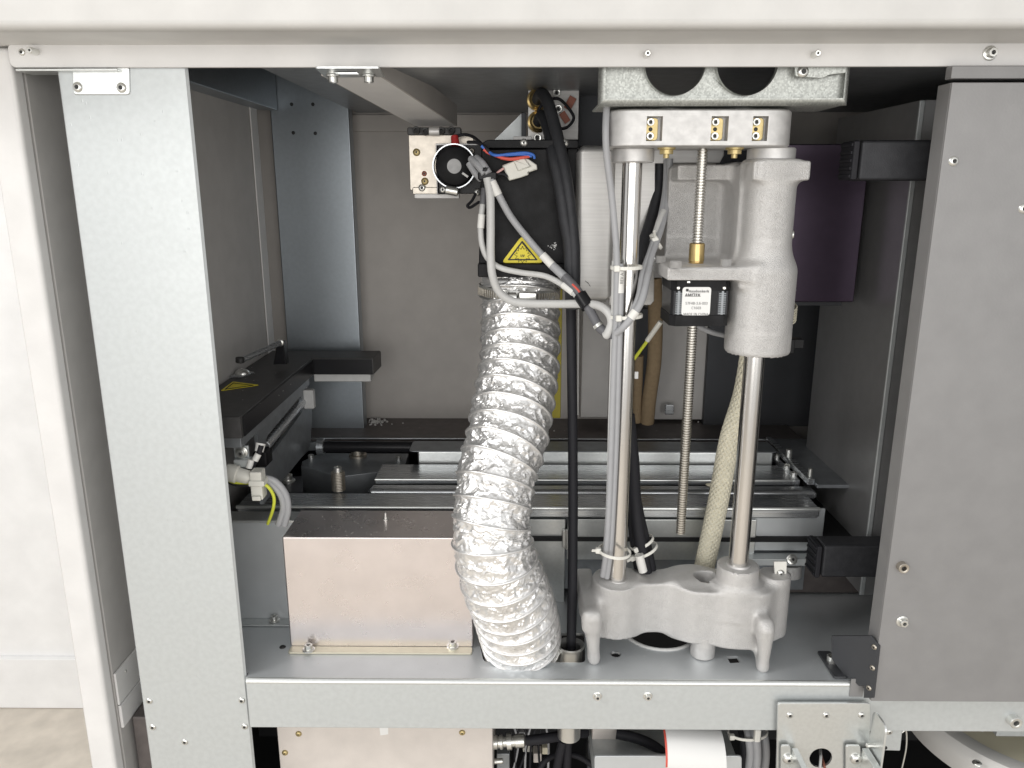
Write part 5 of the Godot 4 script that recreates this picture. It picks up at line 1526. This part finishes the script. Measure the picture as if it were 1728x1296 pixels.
	solo("cable_nut", "black cable nut beside the black housing's upper right corner", "nut", MB.new().lathe([Vector2(0, 0), Vector2(0.0065, 0), Vector2(0.0065, 0.006), Vector2(0.0055, 0.007), Vector2(0.0055, 0.012), Vector2(0.007, 0.012), Vector2(0.007, 0.018), Vector2(0, 0.018)], P(958, 262, 0.83), Vector3.RIGHT, 18), M.rubber)


func under_deck() -> void:
	var bx := thing("supply_box", "plain beige sheet metal box under the deck with three screws and a paper scrap", "box")
	var f := part(bx, "box_body", blk(466, 1220, 832, 1330, 0.715, 0.10, 0.001), M.beige_box)
	for k in [[504, 1238], [780, 1236], [481, 1270]]:
		screw(f, P(k[0], k[1], 0.715), Vector3(0, 0, 1), 0.0034, "pan", M.dull_brass)
	part(f, "paper_scrap", plate(flat2([[640, 1225], [655, 1225], [655, 1239], [642, 1241]], 0.7146), 0.7146, 0.0004, [], 0.0), M.paper)
	var n := thing("coax_connector", "nickel coaxial connector with black cable at the beige box's right side", "connector")
	var a := P(830, 1253, 0.735)
	var b := P(892, 1249, 0.735)
	part(n, "connector_body", MB.new().lathe([Vector2(0, 0), Vector2(0.0075, 0), Vector2(0.0075, 0.006), Vector2(0.006, 0.007), Vector2(0.006, 0.009), Vector2(0.0078, 0.009), Vector2(0.0078, 0.012), Vector2(0.0058, 0.013), Vector2(0.0058, 0.0165), Vector2(0.0092, 0.017), Vector2(0.0092, 0.022), Vector2(0.0062, 0.0225), Vector2(0.0062, 0.026), Vector2(0.0074, 0.0265), Vector2(0.0074, 0.036), Vector2(0.005, 0.038), Vector2(0, 0.038)], a, b - a, 28), M.zinc)
	part(n, "cable", MB.new().tube(cat(pts([[888, 1250, 0.735], [915, 1247, 0.735], [950, 1241, 0.745], [990, 1235, 0.76]])), 0.0056, 14), M.rubber)
	solo("standoff_stud", "short nickel stud on the beige box's side below the coaxial connector", "stud", MB.new().cyl(P(834, 1285, 0.735), P(849, 1284, 0.735), 0.003, 16), M.zinc)
	solo("small_block", "small dark blue block below the coaxial connector", "block", blk(838, 1272, 860, 1320, 0.75, 0.03, 0.001), M.slate)
	solo("beige_block", "small beige block tucked under the deck beside the pipe's end", "block", blk(1000, 1222, 1055, 1256, 0.75, 0.02, 0.001), M.beige_box)
	solo("olive_block", "dark olive metal block below the small beige block", "block", blk(992, 1256, 1044, 1300, 0.775, 0.02, 0.001), M.dark_plate)
	solo("cream_plate", "pale plate partly hidden behind the black cable and the metal tray", "plate", plate(flat2([[1043, 1218], [1112, 1218], [1112, 1262], [1085, 1282], [1043, 1282]], 0.78), 0.78, 0.004, [], 0.0005), M.beige_box)
	solo("black_cable", "black cable swooping from the beige block under the paper roll", "cable", MB.new().tube(cat(pts([[1040, 1238, 0.745], [1075, 1246, 0.74], [1105, 1260, 0.735], [1130, 1282, 0.73]])), 0.0058, 14), M.rubber)
	for k in [["black cable descending from the pipe's end, left strand", [[950, 1250, 0.742], [944, 1275, 0.742], [938, 1310, 0.742]]], ["black cable descending from the pipe's end, right strand", [[958, 1250, 0.745], [957, 1275, 0.745], [956, 1310, 0.745]]]]:
		solo("black_cable", k[0], "cable", MB.new().tube(cat(pts(k[1])), 0.005, 14), M.rubber)
	solo("black_cable", "black cable arching low behind the two strands under the pipe", "cable", MB.new().tube(cat(pts([[908, 1302, 0.76], [922, 1282, 0.765], [945, 1273, 0.77], [975, 1276, 0.77], [1005, 1295, 0.765]])), 0.0035, 12), M.rubber)
	# connector clutter behind the coax
	var rng := RandomNumberGenerator.new()
	rng.seed = 12
	for k in [["white", 882, 1256, 16, 14], ["tan", 900, 1272, 14, 16], ["cream", 915, 1262, 12, 12], ["grey", 870, 1236, 20, 12]]:
		solo("terminal_block", "%s terminal block in the clutter behind the coaxial cable" % k[0], "terminal", blk(k[1], k[2], k[1] + k[3], k[2] + k[4], 0.80, 0.015, 0.001), {"white": M.connector, "tan": M.beige_box, "cream": M.cream, "grey": M.cable_grey}[k[0]])
	for i in 7:
		var x := 868 + i * 9
		solo("loose_wire", "thin dark loose wire in the tangle behind the coaxial cable", "wire", MB.new().tube(cat(pts([[x, 1228, 0.79], [x + rng.randf_range(-8, 8), 1258, 0.785], [x + rng.randf_range(-14, 14), 1302, 0.79]])), 0.0014, 8), M.rubber if i % 3 else M.cable_grey, "loose wires behind the coaxial cable")
	var t := thing("metal_tray", "shiny dark metal tray with a bright rim at the bottom, under the paper roll", "tray")
	part(t, "tray_face", plate(soft(flat2([[1003, 1340], [1003, 1276], [1252, 1276], [1252, 1340]], 0.70), 0.004), 0.70, 0.002, [], 0.0008), M.deck_zinc)
	part(t, "tray_floor", MB.new().span(P(1003, 1330, 0.703), P(1252, 1300, 0.703) + Vector3(0, 0, -0.08), 0.001), M.galvanised)
	# curled paper with a red edge
	var sheet := MB.new()
	var red := MB.new()
	var pa := P(1127, 1300, 0.675)
	var q := []
	for i in 13:
		var g := PI * (i / 12.0) * 0.95
		q.append(Vector3(0, sin(g) * 0.030, -0.004 - (1.0 - cos(g)) * 0.030))
	for i in 12:
		var n0 := Vector3(0, q[i].y, q[i].z + 0.034).normalized()
		var n1 := Vector3(0, q[i + 1].y, q[i + 1].z + 0.034).normalized()
		var wv := Vector3(0.062, -0.008, 0)
		sheet.qs(pa + q[i], pa + q[i] + wv, pa + q[i + 1] + wv, pa + q[i + 1], n0, n0, n1, n1)
		red.qs(pa + q[i] + Vector3(-0.0016, 0, 0), pa + q[i] + Vector3(0.0005, 0.0004, 0), pa + q[i + 1] + Vector3(0.0005, 0.0004, 0), pa + q[i + 1] + Vector3(-0.0016, 0, 0), n0, n0, n1, n1)
	var pr := thing("paper_roll", "curled white paper sheet with a red left edge lying on the metal tray", "paper")
	part(pr, "paper_sheet", sheet, M.paper)
	part(pr, "red_edge", red, M.wire_red)
	# grey cable bundle by the bracket
	for k in [["left", 1252, 0.722], ["second", 1262, 0.716], ["third", 1274, 0.712], ["right", 1288, 0.722]]:
		solo("grey_cable", "%s grey cable of the bundle descending beside the lower bracket" % k[0], "cable", MB.new().tube(cat(pts([[k[1] - 4, 1218, k[2] + 0.02], [k[1] + 2, 1245, k[2]], [k[1] + 4, 1275, k[2]], [k[1], 1310, k[2]]])), 0.0046, 12), M.cable_grey if k[0] != "left" else M.rubber)
	tie("white cable tie round the grey bundle beside the lower bracket", 1262, 1235, 0.722, 0.021, 0.013, 0.05, 2.6, 0.0)
	solo("white_clip", "white plastic clip hooked on the grey bundle under the front beam", "clip", MB.new().box(P(1278, 1240, 0.705), Vector3(0.007, 0.016, 0.006), 0.0015), M.nylon)
	for k in [["short", 1150, 0.79], ["bent", 1175, 0.80], ["long", 1200, 0.795], ["curled", 1222, 0.80]]:
		solo("loose_wire", "%s dim wire hanging in the dark right of the paper roll" % k[0], "wire", MB.new().tube(cat(pts([[k[1], 1226, k[2]], [k[1] + rng.randf_range(-10, 12), 1245, k[2] - 0.01], [k[1] + rng.randf_range(-20, 20), 1262, k[2]], [k[1] + rng.randf_range(-26, 20), 1284, k[2]]])), 0.0019, 8), M.cable_grey)
	# lower bracket with its round hole and two lugs
	var V := func(x, y): return Vector2(x, y)
	var br := thing("lower_bracket", "galvanised bracket plate with round hole and two lugs, screwed below the beam", "bracket")
	var hc := P(1385, 1279, 0.672)
	var o := soft(flat2([[1309, 1360], [1313, 1187], [1469, 1187], [1467, 1360]], 0.672), 0.003)
	part(br, "bracket_plate", plate(o, 0.672, 0.0025, [ring2(0.0115, V.call(hc.x, hc.y), 36)], 0.0006), M.galvanised_bright)
	var fx := P(1468, 1240, 0.672).x
	part(br, "bracket_side", MB.new().prism(soft([V.call(0.672, P(0, 1188, 0.672).y), V.call(0.645, P(0, 1188, 0.672).y), V.call(0.645, -0.68), V.call(0.672, -0.68)], 0.008), Vector3(fx, 0, 0), Vector3.FORWARD, Vector3.UP, Vector3(0.002, 0, 0)), M.galvanised_bright)
	for k in [1333, 1394, 1454]:
		screw(br, P(k, 1207, 0.672), Vector3(0, 0, 1), 0.0036, "rivet")
	for k in [[1318, 1334], [1428, 1452]]:
		var lug := part(br, "lug", plate(soft(flat2([[k[0], 1340], [k[0], 1258], [k[1], 1258], [k[1] + 6, 1340]], 0.667), 0.003), 0.667, 0.002, [], 0.0006), M.galvanised_bright)
		screw(lug, P((k[0] + k[1]) * 0.5 + 4, 1280, 0.667), Vector3(0, 0, 1), 0.006, "pan")
		part(lug, "lug_web", MB.new().span(P(k[1] + 2, 1262, 0.668), P(k[1] + 4, 1340, 0.668) + Vector3(0, 0, 0.03), 0.0006), M.galvanised_bright)
	screw(br, Vector3(fx, P(0, 1249, 0.66).y, -0.66), Vector3(-1, 0, 0), 0.0022, "stud", M.zinc, "stud")
	for k in [["white", [[1384, 1262, 0.70], [1385, 1278, 0.675], [1383, 1305, 0.66]], M.cable_light], ["red", [[1386, 1275, 0.69], [1390, 1290, 0.67], [1396, 1310, 0.66]], M.copper_rust]]:
		solo("hole_wire", "%s wire poking out of the lower bracket's round hole" % k[0], "wire", MB.new().tube(cat(pts(k[1])), 0.0014, 8), k[2])
	var sm := thing("small_plate", "small zinc plate with a rounded cutout right of the lower bracket", "plate")
	part(sm, "plate_body", plate(soft(flat2([[1486, 1222], [1524, 1222], [1519, 1267], [1484, 1266]], 0.70), 0.001), 0.70, 0.002, [], 0.0004), M.galvanised)
	screw(sm, P(1500, 1234, 0.70), Vector3(0, 0, 1), 0.004, "pan")
	screw(sm, P(1494, 1262, 0.70), Vector3(0, 0, 1), 0.0022, "rivet", M.dark_steel_and_shade)
	part(sm, "wire_hook", MB.new().tube(cat(pts([[1522, 1236, 0.70], [1529, 1234, 0.70], [1529, 1262, 0.70], [1522, 1296, 0.70]])), 0.0009, 8), M.zinc)
	# round blower ring at the bottom right
	var bl := thing("blower_ring", "white round blower housing with cream funnel at the bottom right", "blower")
	var c := Vector3(0.61, -0.60, -0.80)
	part(bl, "ring_flange", MB.new().lathe([Vector2(0.113, -0.004), Vector2(0.113, 0.002), Vector2(0.117, 0.0045), Vector2(0.134, 0.0035), Vector2(0.139, -0.002), Vector2(0.141, -0.012), Vector2(0.138, -0.03), Vector2(0.113, -0.03)], c, Vector3.UP, 96), M.white_paint)
	part(bl, "funnel", MB.new().lathe([Vector2(0.0, -0.008), Vector2(0.05, -0.006), Vector2(0.10, -0.002), Vector2(0.112, 0.0), Vector2(0.112, -0.03), Vector2(0.0, -0.03)], c, Vector3.UP, 72), M.cream)
	screw(bl, on(1649, 1288, -0.5965), Vector3.UP, 0.005, "rivet")
	var note := on(1628, 1238, -0.61)
	part(bl, "printed_note", MB.new().box(note + Vector3(0, 0.006, 0), Vector3(0.036, 0.0005, 0.03), 0.0, Basis(Vector3.UP, -0.4) * Basis(Vector3.RIGHT, 0.5)), M.paper)
	for i in 5:
		part(bl, "print_line", MB.new().box(note + Basis(Vector3.UP, -0.4) * Basis(Vector3.RIGHT, 0.5) * Vector3(0.0, 0.0006, -0.009 + i * 0.0042) + Vector3(0, 0.006, 0), Vector3(0.026 - 0.003 * (i % 2), 0.0003, 0.001), 0.0, Basis(Vector3.UP, -0.4) * Basis(Vector3.RIGHT, 0.5)), M.ink_grey)
	solo("beam_stub", "pale cut rail stub under the beam above the blower funnel", "rail", blk(1685, 1220, 1790, 1244, 0.73, 0.03, 0.001), M.galvanised)


func crumbs() -> void:
	var rng := RandomNumberGenerator.new()
	rng.seed = 77
	var mb := MB.new()
	for i in 60:
		var p := on(633 + rng.randfn(0, 9), 712 + rng.randfn(0, 3), -0.3395)
		mb.box(p + Vector3(0, 0.0012, 0), Vector3.ONE * rng.randf_range(0.0012, 0.0034), 0.0004, Basis.from_euler(Vector3(rng.randf(), rng.randf(), rng.randf()) * 3.0))
	for k in [[550, 715], [558, 714], [590, 716], [680, 714], [1178, 712], [925, 726], [935, 727], [527, 718]]:
		mb.box(on(k[0], k[1], -0.339), Vector3.ONE * 0.002, 0.0005, Basis.from_euler(Vector3(rng.randf(), rng.randf(), rng.randf()) * 3.0))
	var a := solo("crumb_heap", "scattered heap of pale crumbs on the rear ledge", "crumbs", mb, M.crumb)
	a.set_meta("kind", "stuff")
	var dust := MB.new()
	var areas := [[480, 1380, 833, 852, -0.3519, 70], [500, 780, 868, 904, -0.3509, 60], [640, 1340, 786, 804, -0.3449, 40], [520, 1290, 712, 734, -0.3399, 40], [430, 1420, 1040, 1140, DECK + 0.0001, 60], [380, 520, 620, 690, -0.2179, 16]]
	for k in areas:
		for i in k[5]:
			var p := on(rng.randf_range(k[0], k[1]), rng.randf_range(k[2], k[3]), k[4])
			if k[4] == DECK + 0.0001 and p.x < -0.05 and p.z < -0.722: continue
			dust.box(p, Vector3(1, 0.5, 1) * rng.randf_range(0.0003, 0.0007), 0.0, Basis(Vector3.UP, rng.randf() * 3.0))
	var d := solo("dust_specks", "fine pale dust specks over the rails, cover box and deck", "dust", dust, M.crumb)
	d.set_meta("kind", "stuff")
